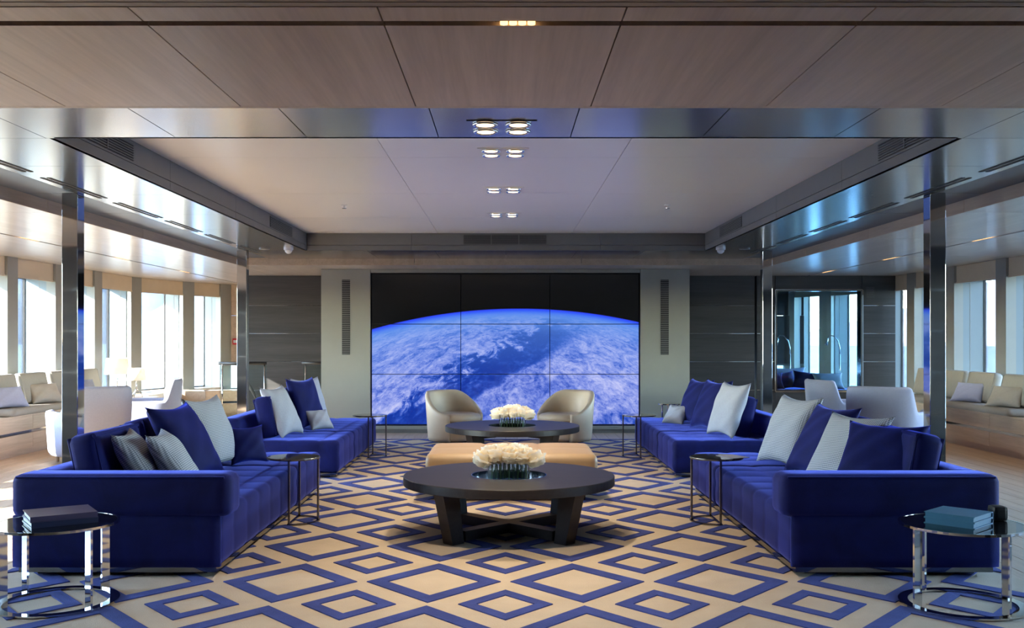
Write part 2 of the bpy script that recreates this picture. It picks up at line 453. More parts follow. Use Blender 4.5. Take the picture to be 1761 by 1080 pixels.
# ---- floor with planks
floor = struct(ob('floor', B(-6.4, 6.4, -3.2, 19.5, -0.12, -0.012), 'joint_black'), 'light oak plank floor around the patterned rug', 'floor')
plank_cache = {}
def plank(x0, w, y0, l):
    k = (round(w, 3), round(l, 3))
    if k not in plank_cache:
        plank_cache[k] = setmat(finish('plank', B(0, w-0.004, 0, l-0.004, -0.012, 0.0, 0.0015)), 'oak_floor')
    ob('plank', plank_cache[k], None, floor, (x0, y0, 0))
for side in (-1, 1):
    for i in range(20):
        w = 0.165; x0 = side*2.55 + (side*w*i if side > 0 else -w*(i+1))
        y = 3.0 + (i*0.83) % 1.9 - 1.9
        while y < 17.4:
            l = 2.6
            plank(x0, w, y, l); y += l
for i in range(34):
    plank(-2.55+0.15*i, 0.15, 12.55, 1.4)
back_floor = B(-6.4, 6.4, -3.2, 1.2, -0.012, 0.0)
ob('floorboards', back_floor, 'oak_floor', floor)
ob('floorboards', B(-2.55, 2.55, 1.2, 12.55, -0.012, -0.001), 'oak_floor', floor)

# ---- ceiling: every panel a piece with an open joint beside it
ceil = struct(ob('ceiling', B(-6.6, 6.6, -3.2, 19.5, 2.62, 2.75), 'joint_black'), 'panelled ceiling with wood, brushed metal and white coffered fields', 'ceiling')
J = 0.005
def cpanel(x0, x1, y0, y1, z, mat, th=0.03, name='panel'):
    return ob(name, B(x0+J/2, x1-J/2, y0+J/2, y1-J/2, z, z+th), mat, ceil)
# front wood field
xs = [-6.4] + [-0.375-0.728*k for k in range(7, -1, -1)] + [0.353+0.728*k for k in range(8)] + [6.4]
for a, c in zip(xs, xs[1:]):
    cpanel(a, c, 3.07, 4.14, ZO, 'veneer_taupe')
    cpanel(a, c, 2.90, 3.03, ZO, 'veneer_taupe')
    cpanel(a, c, -3.0, 1.3, ZO, 'veneer_taupe')
for k in range(40):
    ob('slat', B(-6.4, 6.4, 1.30+0.04*k, 1.333+0.04*k, ZO, ZO+0.02), 'veneer_slatted', ceil)
ob('slot_backing', B(-6.4, 6.4, 3.02, 3.08, ZO+0.05, ZO+0.07), 'joint_black', ceil)
ob('fascia', B(-6.4, 6.4, 4.14, 4.17, ZO, ZM+0.05), 'veneer_taupe', ceil)
# metal ring
xm = [-WM] + [-0.35-0.685*k for k in range(3, -1, -1)] + [0.335+0.685*k for k in range(4)] + [WM]
for a, c in zip(xm, xm[1:]): cpanel(a, c, 4.18, Y1, ZM, 'brushed_metal', 0.02)
for s in (-1, 1):
    yy = [Y1, 6.05, 7.25, 8.40, 9.55, 10.7, Y2]
    for a, c in zip(yy, yy[1:]): cpanel(*sorted((s*WC, s*WM)), a, c, ZM, 'brushed_metal', 0.02)
    yy = [4.18] + yy[1:-1] + [13.02]
    for a, c in zip(yy, yy[1:]): cpanel(*sorted((s*(WM+0.003), s*WS)), a, c, ZM+0.012, 'slot_blue', 0.02)
for a, c in ((-WM, -1.65), (-1.65, -0.85), (-0.85, 0.0), (0.0, 0.85), (0.85, 1.65), (1.65, WM)):
    cpanel(a, c, Y2, 13.02, ZM, 'brushed_metal', 0.02)
# coffer faces
def coffer(x0, x1, y0, y1):
    ob('coffer_band', B(x0, x1, y0, y1, ZM, ZM+0.058), 'coffer_grey', ceil)
    ob('coffer_band', B(x0, x1, y0, y1, ZM+0.062, ZW+0.04), 'coffer_grey', ceil)
for s in (-1, 1):
    yy = [Y1, 7.0, 8.7, 10.4, Y2]
    for a, c in zip(yy, yy[1:]): coffer(*sorted((s*WC, s*(WC+0.03))), a+0.002, c-0.002)
xx = [-WC, -1.12, 1.12, WC]
for a, c in zip(xx, xx[1:]):
    coffer(a+0.002, c-0.002, Y2, Y2+0.03); coffer(a+0.002, c-0.002, Y1-0.03, Y1)
# white coffer field
for a, c in ((-WC, -0.806), (-0.806, 0.785), (0.785, WC)):
    yy = [Y1, 6.875, 8.55, 10.22, Y2]
    for p, q in zip(yy, yy[1:]): cpanel(a, c, p, q, ZW, 'white_ceiling', 0.03)
# outer wood field, with the grooves for the linear lamps
for s in (-1, 1):
    yy = [4.17, 5.6, 7.6, 9.6, 11.6, 13.6, 15.6, 19.4]
    for a, c in zip(yy, yy[1:]):
        lo, hi = sorted((s*WS, s*4.61)); cpanel(lo, hi, a, c, ZO, 'veneer_gloss')
        lo, hi = sorted((s*4.645, s*6.5)); cpanel(lo, hi, a, c, ZO, 'veneer_gloss')
        ob('groove', B(s*4.60, s*4.655, a, c, ZO+0.02, ZO+0.035), 'joint_black', ceil)
        ob('fascia', B(s*(WS-0.002), s*(WS+0.02), a+0.003, c-0.003, ZO+0.001, ZM+0.05), 'oak_light', ceil)
for a, c in ((-WS, -1.2), (-1.2, 0.99), (0.99, WS)):
    cpanel(a, c, 13.05, 19.4, ZO, 'veneer_gloss')
    ob('fascia', B(a+0.003, c-0.003, 13.03, 13.05, ZO+0.001, ZM+0.05), 'oak_light', ceil)

# ---- side walls with windows
LP = [(-5.87, 3.97), (-5.87, 5.54), (-5.87, 6.78), (-5.87, 8.02), (-5.87, 9.26), (-5.87, 10.50), (-5.87, 11.73), (-5.87, 12.97), (-5.87, 14.20), (-5.84, 15.60), (-5.42, 16.88), (-5.0, 17.62)]
RP = [(6.0, 3.97), (6.0, 5.50), (6.0, 6.80), (6.0, 8.10), (6.0, 9.40), (6.0, 10.70), (6.0, 11.95), (6.0, 13.32), (6.0, 14.62), (5.95, 15.95), (5.52, 17.1), (5.08, 17.75)]
def framed(A, Bp, side):
    A = Vector((*A, 0)); Bp = Vector((*Bp, 0)); t = (Bp-A); L = t.length; t.normalize()
    n = Vector((-t.y, t.x, 0)) if side < 0 else Vector((t.y, -t.x, 0))
    return A, t, n, L
def fbox(fr, s0, s1, o0, o1, z0, z1, bm=None):
    A, t, n, L = fr; bm = bm or bmesh.new()
    q = [A+t*s0+n*o0, A+t*s1+n*o0, A+t*s1+n*o1, A+t*s0+n*o1]
    hexa(bm, [(p.x, p.y, z0) for p in q], [(p.x, p.y, z1) for p in q])
    return bm
ORD = ['first', 'second', 'third', 'fourth', 'fifth', 'sixth', 'seventh', 'eighth', 'ninth', 'tenth', 'eleventh']
win_n = 0
def side_wall(P, side):
    global win_n
    word = 'left' if side < 0 else 'right'
    bm = bmesh.new()
    for A, Bq in zip(P, P[1:]):
        fr = framed(A, Bq, side); fbox(fr, -0.02, fr[3]+0.02, 0.0, 0.36, 0.0, 0.40, bm)
        fbox(fr, -0.02, fr[3]+0.02, 0.0, 0.36, 2.09, 2.70, bm)
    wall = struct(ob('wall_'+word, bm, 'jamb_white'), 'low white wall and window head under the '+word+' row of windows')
    for i, p in enumerate(P):
        A, Bq = (P[i], P[i+1]) if i < len(P)-1 else (P[i-1], P[i])
        fr = framed(A, Bq, side); off = fr[3] if i == len(P)-1 else 0.0
        ob('pillar', fbox(fr, off-0.125, off+0.125, -0.06, 0.06, 0.40, ZO), 'pillar_grey', wall)
    for i, (A, Bq) in enumerate(zip(P, P[1:])):
        fr = framed(A, Bq, side); L = fr[3]; win_n += 1
        w = bmesh.new()
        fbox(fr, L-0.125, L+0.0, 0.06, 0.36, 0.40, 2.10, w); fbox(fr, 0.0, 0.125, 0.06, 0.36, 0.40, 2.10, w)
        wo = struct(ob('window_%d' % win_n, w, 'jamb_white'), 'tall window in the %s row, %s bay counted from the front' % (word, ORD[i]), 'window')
        ob('sill', fbox(fr, 0.0, L, -0.06, 0.36, 0.402, 0.455), 'oak_light', wo)
        ob('pane', fbox(fr, 0.125, L-0.125, 0.340, 0.348, 0.455, 2.09), 'pane_glass', wo)
        g = fbox(fr, L-0.135, L-0.1255, 0.335, 0.36, 0.455, 2.09); fbox(fr, 0.1255, 0.135, 0.335, 0.36, 0.455, 2.09, g)
        fbox(fr, 0.135, L-0.135, 0.335, 0.36, 0.455, 0.475, g); fbox(fr, 0.135, L-0.135, 0.335, 0.36, 2.07, 2.09, g)
        ob('gasket', g, 'black_satin', wo)
        ob('jamb_joint', fbox(fr, L-0.1275, L-0.1245, 0.150, 0.156, 0.455, 2.09), 'pillar_grey', wo)
        if 5 <= i <= 10:
            near = ['nearest', 'second nearest', 'third nearest', 'fourth nearest', 'fifth nearest', 'farthest']
            bl = thing('roller_blind', 'beige roller blind at the top of the %s %s window in view' % (near[i-5], word), 'blind', (0, 0, 0), 0, 'roller blinds above the windows')
            ob('fabric', fbox(fr, 0.127, L-0.127, -0.030, -0.020, 2.05, ZO-0.003), 'blind_beige', bl)
            ob('bottom_bar', fbox(fr, 0.127, L-0.127, -0.036, -0.014, 2.035, 2.055), 'blind_beige', bl)
    return wall
wall_l = side_wall(LP, -1); wall_r = side_wall(RP, 1)

# ---- dark panelled walls
ROWS = [0.0, 0.089, 0.519, 0.954, 1.384, 1.81, ZO]
def dark_wall(name, label, y, thick, cols, hole=None):
    """base slab with proud panels and steel strips in the joints; camera side is -Y of y when thick > 0"""
    bm = bmesh.new(); s = 1 if thick > 0 else -1
    for (a, c) in cols:
        for z0, z1 in zip(ROWS, ROWS[1:]):
            if hole and a >= hole[0]-0.01 and c <= hole[1]+0.01:
                continue
            box(bm, a, c, min(y+0.02*s, y+thick), max(y+0.02*s, y+thick), z0, (z1 if z1 < ZO else 2.66))
    if hole:
        for z0, z1 in ((0, hole[2]), (hole[3], 2.66)):
            box(bm, hole[0], hole[1], min(y+0.02*s, y+thick), max(y+0.02*s, y+thick), z0, z1)
    w = struct(ob(name, bm, 'joint_black'), label)
    for (a, c) in cols:
        inh = hole and a >= hole[0]-0.01 and c <= hole[1]+0.01
        for z0, z1 in zip(ROWS, ROWS[1:]):
            if inh:
                if z0 >= hole[2]-0.02 and z1 <= hole[3]: continue
                if z0 < hole[2]-0.02: z1 = min(z1, hole[2])
                else: z0 = max(z0, hole[3])
            ob('panel', B(a+0.003, c-0.003, min(y, y+0.02*s), max(y, y+0.02*s), z0+0.004, z1-0.004), 'panel_dark', w)
        if not inh:
            for z in ROWS[1:-1]:
                ob('steel_strip', B(a+0.003, c-0.003, min(y+0.004*s, y+0.016*s), max(y+0.004*s, y+0.016*s), z-0.0038, z+0.0038), 'chrome', w)
    return w
dark_wall('wall_back_left', 'dark wood panelled wall with steel strips left of the video wall', 15.2, 0.15, [(-4.0, -2.3)])
dark_wall('wall_back_right', 'dark wood panelled wall with steel strips and an inner window', 15.2, 0.15,
          [(2.3, 3.80), (3.83, 4.11), (4.11, 5.44), (5.44, 5.95)], (4.11, 5.44, 0.50, 2.05))
dark_wall('wall_front_left', 'dark panelled wall beside the opening, left of the camera', 3.95, -0.15, [(-6.3, -4.4), (-4.4, -2.75)])
dark_wall('wall_front_right', 'dark panelled wall beside the opening, right of the camera', 3.95, -0.15, [(2.75, 4.4), (4.4, 6.4)])
bm = B(-6.4, 6.4, -3.2, -3.0, 0, 2.62); struct(ob('wall_rear', bm, 'panel_dark'), 'dark wall behind the camera')
bm = B(-4.4, -4.2, -3.0, 3.8, 0, 2.62); box(bm, 4.2, 4.4, -3.0, 3.8, 0, 2.62)
struct(ob('wall_passage', bm, 'panel_dark'), 'dark side walls of the passage behind the camera')
# inner window frame and glass
wf = bmesh.new()
for q in ((4.11, 4.135, 0.50, 2.05), (5.415, 5.44, 0.50, 2.05), (4.135, 5.415, 0.50, 0.52), (4.135, 5.415, 2.03, 2.05)):
    box(wf, q[0], q[1], 15.185, 15.36, q[2], q[3])
win_n += 1
wi = struct(ob('window_%d' % win_n, wf, 'bronze_steel'), 'inner window with steel frame in the dark wall, blue cushions behind it', 'window')
ob('pane', B(4.135, 5.415, 15.25, 15.258, 0.52, 2.03), 'inner_glass', wi)
ob('trim_strip', B(4.10, 4.112, 15.178, 15.19, 0.49, 2.06), 'chrome', wi); ob('trim_strip', B(5.438, 5.45, 15.178, 15.19, 0.49, 2.06), 'chrome', wi)
ob('trim_strip', B(4.10, 5.45, 15.178, 15.19, 2.05, 2.06), 'chrome', wi); ob('trim_strip', B(4.10, 5.45, 15.178, 15.19, 0.49, 0.50), 'chrome', wi)
# end walls beyond (light oak above, window below)
for s, word in ((-1, 'left'), (1, 'right')):
    m_ = 'oak_light' if s < 0 else 'panel_dark'
    w = struct(ob('wall_end_'+word, B(s*2.6, s*5.3, 17.72, 17.85, 1.72, 2.7), m_), ('light oak' if s < 0 else 'dark')+' panelled end wall beyond the '+word+' corner')
    ob('panel', B(s*2.6, s*5.3, 17.70, 17.85, 0.86, 1.714), m_, w)
    ob('panel', B(s*2.6, s*5.3, 17.70, 17.85, 0.0, 0.40), 'oak_light', w)
    ob('panel', B(s*0.0, s*2.595, 17.70, 17.85, 0.0, 2.7), 'panel_dark', w)
    win_n += 1
    f_ = bmesh.new()
    for a, c, z0, z1 in ((2.6, 2.66, 0.40, 0.86), (3.9, 3.94, 0.40, 0.86), (5.24, 5.3, 0.40, 0.86), (2.66, 5.24, 0.40, 0.43), (2.66, 5.24, 0.83, 0.86)):
        box(f_, *sorted((s*a, s*c)), 17.70, 17.85, z0, z1)
    wn_ = struct(ob('window_%d' % win_n, f_, 'pillar_grey'), 'low window in the end wall beyond the '+word+' corner', 'window')
    ob('pane', B(s*2.66, s*5.24, 17.77, 17.78, 0.43, 0.83), 'pane_glass', wn_)

# ---- screen wall
ws = struct(ob('wall_screen', B(-2.55, 2.535, 13.78, 14.3, 0.0, ZO), 'joint_black'), 'grey panelled partition that carries the video wall')
ob('panel', B(-2.55, -1.872, 13.74, 13.785, 0.0, ZO-0.003), 'wall_grey', ws)
ob('panel', B(1.857, 2.535, 13.74, 13.785, 0.0, ZO-0.003), 'wall_grey', ws)
ob('header', B(-1.868, 1.853, 13.745, 13.785, 2.215, ZO-0.003), 'wall_grey', ws)
ob('ledge', B(-1.868, 1.853, 13.735, 13.785, 0.055, 0.10), 'wall_grey', ws)
ob('plinth', B(-1.868, 1.853, 13.76, 13.785, 0.0, 0.055), 'coffer_grey', ws)
vw = thing('video_wall', 'three by three video wall showing a blue planet from orbit', 'screen', (-0.008, 13.752, 0.12))
w3, h3 = 3.692/3, 2.08/3
for i in range(3):
    for j in range(3):
        ob('screen', B(-1.846+w3*i+0.005, -1.846+w3*(i+1)-0.005, -0.006, 0.028, h3*j+0.005, h3*(j+1)-0.005), 'video_wall', vw)

# ---- columns
for s, word in ((-1, 'left'), (1, 'right')):
    for yy, w2 in ((7.20, 'near'), (11.85, 'far')):
        cx = s*3.10 + (-0.03 if s < 0 else 0.0)
        c = thing('column', 'mirror polished square steel column, %s one on the %s side' % (w2, word), 'column', (cx, yy, 0), 0, 'polished columns')
        ob('shaft', B(-0.057, 0.057, -0.057, 0.057, 0.012, ZM-0.001, 0.003), 'chrome', c)
        ob('base_ring', B(-0.062, 0.062, -0.062, 0.062, 0.0, 0.012), 'chrome', c)

# ---- exterior
sea = ob('sea', B(-6000, 6000, -3000, 9000, -4.2, -4.0), 'sea'); tag(sea, 'pale sea seen through the left windows', 'sea')
def hills(name, x0, y0, x1, y1, h, seed, label, depth=250, mat='hill'):
    bm = bmesh.new(); N = 60; rows = []
    d = Vector((x1-x0, y1-y0, 0)); n = Vector((-d.y, d.x, 0)).normalized()
    for i in range(N+1):
        p = Vector((x0, y0, 0)) + d*(i/N); r = []
        for j in range(9):
            q = p + n*depth*(j/8-0.5)
            hh = h*max(0, (1-abs(j/4-1)**1.6))*(0.55+0.55*noise.noise(Vector((i*0.13, j*0.2, seed))) + 0.2*noise.noise(Vector((i*0.5, j*0.6, seed+3))))
            hh *= min(1, i/6, (N-i)/6)
            r.append(bm.verts.new((q.x, q.y, -4.1+hh)))
        rows.append(r)
    for a, b_ in zip(rows, rows[1:]):
        for j in range(8): bm.faces.new((a[j], a[j+1], b_[j+1], b_[j]))
    o = ob(name, bm, mat, smooth=True); tag(o, label, 'mountain')
hills('mountain', -900, 900, -300, 2200, 150, 1.3, 'hazy blue mountain across the water beyond the left windows', 700)
hills('mountain', 400, 700, 900, 1500, 90, 5.1, 'hazy hillside across the water beyond the right windows', 500, 'hill_pale')

# ================================================================== RUG
RX0, RX1, RY0, RY1 = -2.77, 2.76, 1.25, 12.80
rug = thing('rug', 'large sand coloured rug with rows of blue diamond outlines', 'rug', (0, 0, 0))
ob('ground', B(RX0, RX1, RY0, RY1, 0.0, 0.010), 'rug_sand', rug)
bx = bmesh.new()
box(bx, RX0, RX1, RY1-0.07, RY1-0.005, 0.008, 0.0145)
ob('border', bx, 'rug_blue', rug)
def diamond(hw, hh, iw, ih):
    bm = bmesh.new(); z0, z1 = 0.008, 0.0150; g = 0.0035
    def ring(w, h, z): return [bm.verts.new(p) for p in ((w, 0, z), (0, h, z), (-w, 0, z), (0, -h, z))]
    ob_, ot, it, ib = ring(hw, hh, z0), ring(hw-g, hh-g, z1), ring(iw+g, ih+g, z1), ring(iw, ih, z0)
    for a, b_ in ((ob_, ot), (ot, it), (it, ib)):
        for i in range(4): bm.faces.new((a[i], a[(i+1) % 4], b_[(i+1) % 4], b_[i]))
    return bm
PX, PY, XO, YO = 0.762, 0.90, -0.002, 5.285
big = setmat(finish('diamond', diamond(0.358, 0.4225, 0.2415, 0.285)), 'rug_blue')
sml = setmat(finish('diamond', diamond(0.2325, 0.275, 0.140, 0.165)), 'rug_blue')
for kind, me, hw, hh, ox, oy in ((0, big, 0.358, 0.4225, PX/2, 0.0), (1, sml, 0.2325, 0.275, 0.0, PY/2)):
    for i in range(-5, 6):
        for j in range(-3, 9):
            x = XO+ox+PX*i; y = YO+oy+PY*j
            if x-hw > RX1-0.02 or x+hw < RX0+0.02 or y-hh > RY1-0.1 or y+hh < RY0+2.2: continue
            if x-hw >= RX0 and x+hw <= RX1 and y+hh <= RY1-0.08 and y-hh >= RY0:
                ob('diamond', me, None, rug, (x, y, 0)); continue
            bm = bmesh.new(); bm.from_mesh(me)
            for co, no in (((RX0-x+0.004, 0, 0), (-1, 0, 0)), ((RX1-x-0.004, 0, 0), (1, 0, 0)), ((0, RY1-0.085-y, 0), (0, 1, 0))):
                bmesh.ops.bisect_plane(bm, geom=bm.verts[:]+bm.edges[:]+bm.faces[:], plane_co=co, plane_no=no, clear_outer=True)
            if len(bm.faces): ob('diamond', bm, 'rug_blue', rug, (x, y, 0))
            else: bm.free()

# ================================================================== SOFAS
def sofa(label, s, y0, y1, split, arm):
    """s = -1 left (faces +X), 1 right (faces -X)"""
    xi, xo = 1.54, 2.67
    t = thing('sofa', label, 'sofa', (s*(xi+xo)/2, y0, 0), 0, 'blue velvet sofas')
    cxl = s*(xi+xo)/2
    def X(a): return s*a - cxl
    def sx(a, c): return sorted((X(a), X(c)))
    L = y1-y0
    ob('plinth', B(*sx(xi+0.03, xo-0.03), 0.02, L-0.02, 0.036, 0.062), 'smoke_mirror', t)
    ob('foot_shadow_gap', B(*sx(xi+0.10, xo-0.10), 0.09, L-0.09, 0.016, 0.036), 'black_satin', t)  # solid black block; its colour stands for the shade under the sofa
    cuts = [0.0] + [q-y0 for q in split] + [L]
    for k, (a, c) in enumerate(zip(cuts, cuts[1:])):
        n = max(1, round((c-a)/0.305)); per = (c-a)/n
        bm = soft_box(*sx(xi, xo-0.10), a+0.003, c-0.003, 0.062, 0.365, 0.045, 0.024, 0.016, (0.28, per, 0.16), (0, 0, 0.015))
        ob('seat', bm, 'velvet_blue', t, smooth=True)
    ob('backrest', soft_box(*sx(xo-0.20, xo), (0.16 if arm else 0.0), L, 0.063, 0.565, 0.04, 0.05), 'velvet_blue', t, smooth=True)
    if arm:
        a = ob('armrest', soft_box(*sx(xi-0.055, xo+0.004), -0.015, 0.215, 0.335, 0.568, 0.045, 0.045), 'velvet_blue', t, smooth=True)
        bm = bmesh.new(); x0, x1 = sx(xi-0.02, xo-0.03)
        tube(bm, [(x0, -0.006, 0.553), (x1, -0.006, 0.553)], 0.006, 6)
        ob('welt', bm, 'velvet_blue', a)
        ob('end_panel', soft_box(*sx(xi+0.004, xo), 0.0, 0.05, 0.062, 0.35, 0.012, 0.06), 'velvet_blue', t, smooth=True)
    return t
sofa('near left blue velvet sofa with a broad armrest and tufted seat', -1, 5.375, 8.32, [7.40], True)
sofa('far left blue velvet sofa, open ended, near the grey partition', -1, 9.19, 11.87, [10.15], False)
sofa('near right blue velvet sofa with a broad armrest and tufted seat', 1, 5.375, 8.28, [7.38], True)
sofa('far right blue velvet sofa, open ended, near the grey partition', 1, 9.19, 11.95, [10.15], False)

# ---- box back cushions and throw pillows on the sofas
def back_cushion(label, s, y0, y1, x=2.34, tilt=14, top=0.42, mat='velvet_blue', z=0.36):
    w = y1-y0
    t = thing('back_cushion', label, 'cushion', (s*x, (y0+y1)/2, z), 0, 'blue box back cushions')
    t.rotation_euler = (0, R(tilt)*s, 0)
    c = ob('pad', soft_box(-0.085, 0.085, -w/2, w/2, 0.0, top, 0.045, 0.05, 0, None), mat, t, smooth=True)
    bm = bmesh.new()
    for xx in (-0.072, 0.072):
        q = 0.02
        tube(bm, [(xx, -w/2+q, q), (xx, w/2-q, q), (xx, w/2-q, top-q), (xx, -w/2+q, top-q), (xx, -w/2+q, q)], 0.012, 6)
    ob('welt', bm, mat, t)
back_cushion('box back cushion at the front end of the near left sofa', -1, 5.70, 6.42, 2.36, 12, 0.40)
back_cushion('box back cushion in the middle of the near left sofa', -1, 6.46, 7.18)
back_cushion('box back cushion behind the grey pillow on the near left sofa', -1, 7.20, 7.90)
back_cushion('box back cushion at the front end of the far left sofa', -1, 9.42, 10.10, 2.24, 12, 0.40)
back_cushion('box back cushion at the middle of the far left sofa', -1, 10.16, 10.84, 2.30)
back_cushion('box back cushion at the front end of the near right sofa', 1, 5.70, 6.42, 2.36, 12, 0.40, 'velvet_navy')
back_cushion('box back cushion in the middle of the near right sofa', 1, 6.46, 7.18)
back_cushion('box back cushion behind the grey pillow on the near right sofa', 1, 7.20, 7.90)
back_cushion('box back cushion at the front end of the far right sofa', 1, 9.46, 10.14, 2.24, 12, 0.40)
back_cushion('box back cushion at the middle of the far right sofa', 1, 10.18, 10.86, 2.30)
pcount = [0]
def pillow(label, x, y, size, tilt, yaw, mat, h=None, t=0.17, roll=0, z=0.358, group='throw pillows on the sofas', back=None):
    """base point of the pillow on the seat; yaw 0 faces +X, tilt leans it backwards"""
    pcount[0] += 1
    h = h or size
    o = ob('throw_pillow', pillow_mesh(size, h, t, 22, pcount[0]), mat, None, (x, y, z), smooth=True)
    o.rotation_euler = (Matrix.Rotation(R(yaw), 4, 'Z') @ Matrix.Rotation(R(-tilt), 4, 'Y') @ Matrix.Rotation(R(roll), 4, 'X')).to_euler()
    tag(o, label, 'pillow', group)
    return o
# near left sofa
pillow('grey checked pillow nearest the camera on the near left sofa', -2.07, 6.00, 0.46, 32, 8, 'fabric_check')
pillow('second grey checked pillow leaning on the first, near left sofa', -1.88, 6.06, 0.46, 34, 8, 'fabric_check')
pillow('big navy velvet pillow leaning in the middle of the near left sofa', -2.00, 6.66, 0.58, 30, -8, 'velvet_navy', t=0.2)
pillow('grey woven pillow upright at the far end of near left sofa', -2.06, 7.32, 0.56, 22, -10, 'fabric_check', t=0.18)
pillow('small navy velvet pillow in front of the grey woven one, left', -1.93, 7.52, 0.32, 20, -46, 'velvet_navy', 0.30, 0.13)
# far left sofa
pillow('pale grey pillow at the front of the far left sofa', -2.06, 9.66, 0.54, 26, -10, 'fabric_pale', t=0.18)
pillow('bright blue velvet pillow in the middle of the far left sofa', -2.03, 10.50, 0.56, 18, -18, 'velvet_blue', t=0.18)
pillow('pale blue grey pillow behind the bright blue one, far left sofa', -2.12, 11.12, 0.54, 18, -24, 'fabric_lavender', t=0.16)
pillow('small pale grey pillow lying against the blue one, far left sofa', -1.90, 10.36, 0.30, 34, -40, 'fabric_pale', 0.24, 0.12)
# near right sofa
pillow('dark blue velvet pillow nearest the camera on the near right sofa', 2.13, 5.90, 0.52, 34, 222, 'velvet_navy', t=0.16)
pillow('grey checked pillow behind the nearest blue one, near right sofa', 2.06, 6.34, 0.54, 32, 206, 'fabric_check', t=0.16)
pillow('blue velvet pillow between two grey ones on the near right sofa', 2.04, 6.84, 0.56, 30, 192, 'velvet_blue', t=0.18)
pillow('grey woven pillow at the far end of the near right sofa', 2.00, 7.40, 0.57, 24, 194, 'fabric_check', t=0.18)
# far right sofa
pillow('pale grey pillow at the front of the far right sofa', 2.06, 9.62, 0.56, 20, 194, 'fabric_pale', t=0.18)
pillow('bright blue velvet pillow in the middle of the far right sofa', 2.03, 10.32, 0.56, 22, 196, 'velvet_blue', t=0.19)
pillow('bright blue velvet pillow at the far end of the far right sofa', 2.00, 11.02, 0.54, 22, 196, 'velvet_blue', t=0.18)
pillow('small pale grey pillow lying at the far end of far right sofa', 1.84, 11.05, 0.32, 36, 216, 'fabric_pale', 0.25, 0.12)

# ================================================================== COFFEE TABLES
def coffee_table(label, x, y):
    t = thing('coffee_table', label, 'table', (x, y, 0.012), 0, 'round dark wood coffee tables')
    Rr, h, th, hr = 0.70, 0.388, 0.058, 0.249
    bm = bmesh.new()
    lathe_closed(bm, [(hr, h-th), (hr, h-0.002), (hr+0.003, h), (Rr-0.004, h), (Rr, h-0.004), (Rr, h-th+0.003), (Rr-0.003, h-th)], 96)
    top = ob('tabletop', bm, 'oak_black', t)
    bm = bmesh.new(); lathe_closed(bm, [(0.0005, h-0.036), (hr-0.004, h-0.036), (hr-0.004, h-0.001), (hr, h-0.001), (hr, h-0.045), (0.0005, h-0.045)], 64)
    ob('tray', bm, 'smoke_mirror', t)
    for k in range(4):
        a = R(45+90*k); u = Vector((math.cos(a), math.sin(a), 0)); v = Vector((-u.y, u.x, 0))
        bm = bmesh.new(); w = 0.045
        def pt(r, side, z): p = u*r+v*side*w; return (p.x, p.y, z)
        hexa(bm, [pt(0.445, -1, 0), pt(0.54, -1, 0), pt(0.54, 1, 0), pt(0.445, 1, 0)], [pt(0.49, -1, h-th), pt(0.625, -1, h-th), pt(0.625, 1, h-th), pt(0.49, 1, h-th)])
        ob('leg', bm, 'oak_black', t)
        bm = bmesh.new(); r0 = 0.0 if k % 2 == 0 else 0.046
        hexa(bm, [pt(r0, -1, 0.012), pt(0.43, -1, 0.012), pt(0.43, 1, 0.012), pt(r0, 1, 0.012)], [pt(r0, -1, 0.075), pt(0.435, -1, 0.075), pt(0.435, 1, 0.075), pt(r0, 1, 0.075)])
        ob('floor_beam', bm, 'oak_black', t)
        bm = bmesh.new(); 
        hexa(bm, [pt(0.262, -0.6, h-th-0.05), pt(0.50, -0.6, h-th-0.05), pt(0.50, 0.6, h-th-0.05), pt(0.262, 0.6, h-th-0.05)], [pt(0.262, -0.6, h-th), pt(0.50, -0.6, h-th), pt(0.50, 0.6, h-th), pt(0.262, 0.6, h-th)])
        ob('under_rail', bm, 'oak_black', t)
    return t
T1 = (0.020, 6.62); T2 = (0.067, 10.40)
coffee_table('near round dark wood coffee table holding white flowers', *T1)
coffee_table('far round dark wood coffee table in front of the armchairs', *T2)
# flowers
def blossom_mesh(seed):
    rnd = random.Random(seed); bm = bmesh.new(); r = 0.058
    for layer, (n, el, size, rad) in enumerate(((7, -12, 0.050, 1.0), (7, 18, 0.050, 0.96), (6, 42, 0.044, 0.88), (5, 64, 0.036, 0.76), (3, 82, 0.026, 0.66))):
        for k in range(n):
            az = 2*math.pi*(k+0.5*(layer % 2))/n + rnd.uniform(-0.2, 0.2); e = R(el + rnd.uniform(-8, 8))
            u = Vector((math.cos(az)*math.cos(e), math.sin(az)*math.cos(e), math.sin(e)))
            side = Vector((-math.sin(az), math.cos(az), 0)); up = side.cross(u)*-1
            up = u.cross(side)
            c = u*r*rad; g = []
            for i in range(5):
                row = []
                for j in range(4):
                    a = (i/4-0.5)*2; b_ = (j/3-0.5)*2
                    wid = size*(1-0.25*b_*b_ + 0.1*b_)
                    curl = 0.012*(b_ if b_ > 0 else 0)**2 - 0.012*a*a
                    ruf = 0.004*math.sin(a*6+az*3)*max(0, b_)
                    row.append(bm.verts.new(c + side*a*wid*0.62 + up*b_*size*0.62 + u*(curl+ruf)))
                g.append(row)
            for i in range(4):
                for j in range(3): bm.faces.new((g[i][j], g[i+1][j], g[i+1][j+1], g[i][j+1]))
    bmesh.ops.create_icosphere(bm, subdivisions=2, radius=r*0.66)
    return bm
blooms = [setmat(finish('blossom', blossom_mesh(s), True), 'petal') for s in range(4)]
bm = bmesh.new(); tube(bm, [(0, 0, 0), (0.004, 0.002, 0.05), (0, 0, 0.11)], 0.0035, 6); stem_me = setmat(finish('stem', bm, True), 'stem_green')
bm = bmesh.new()
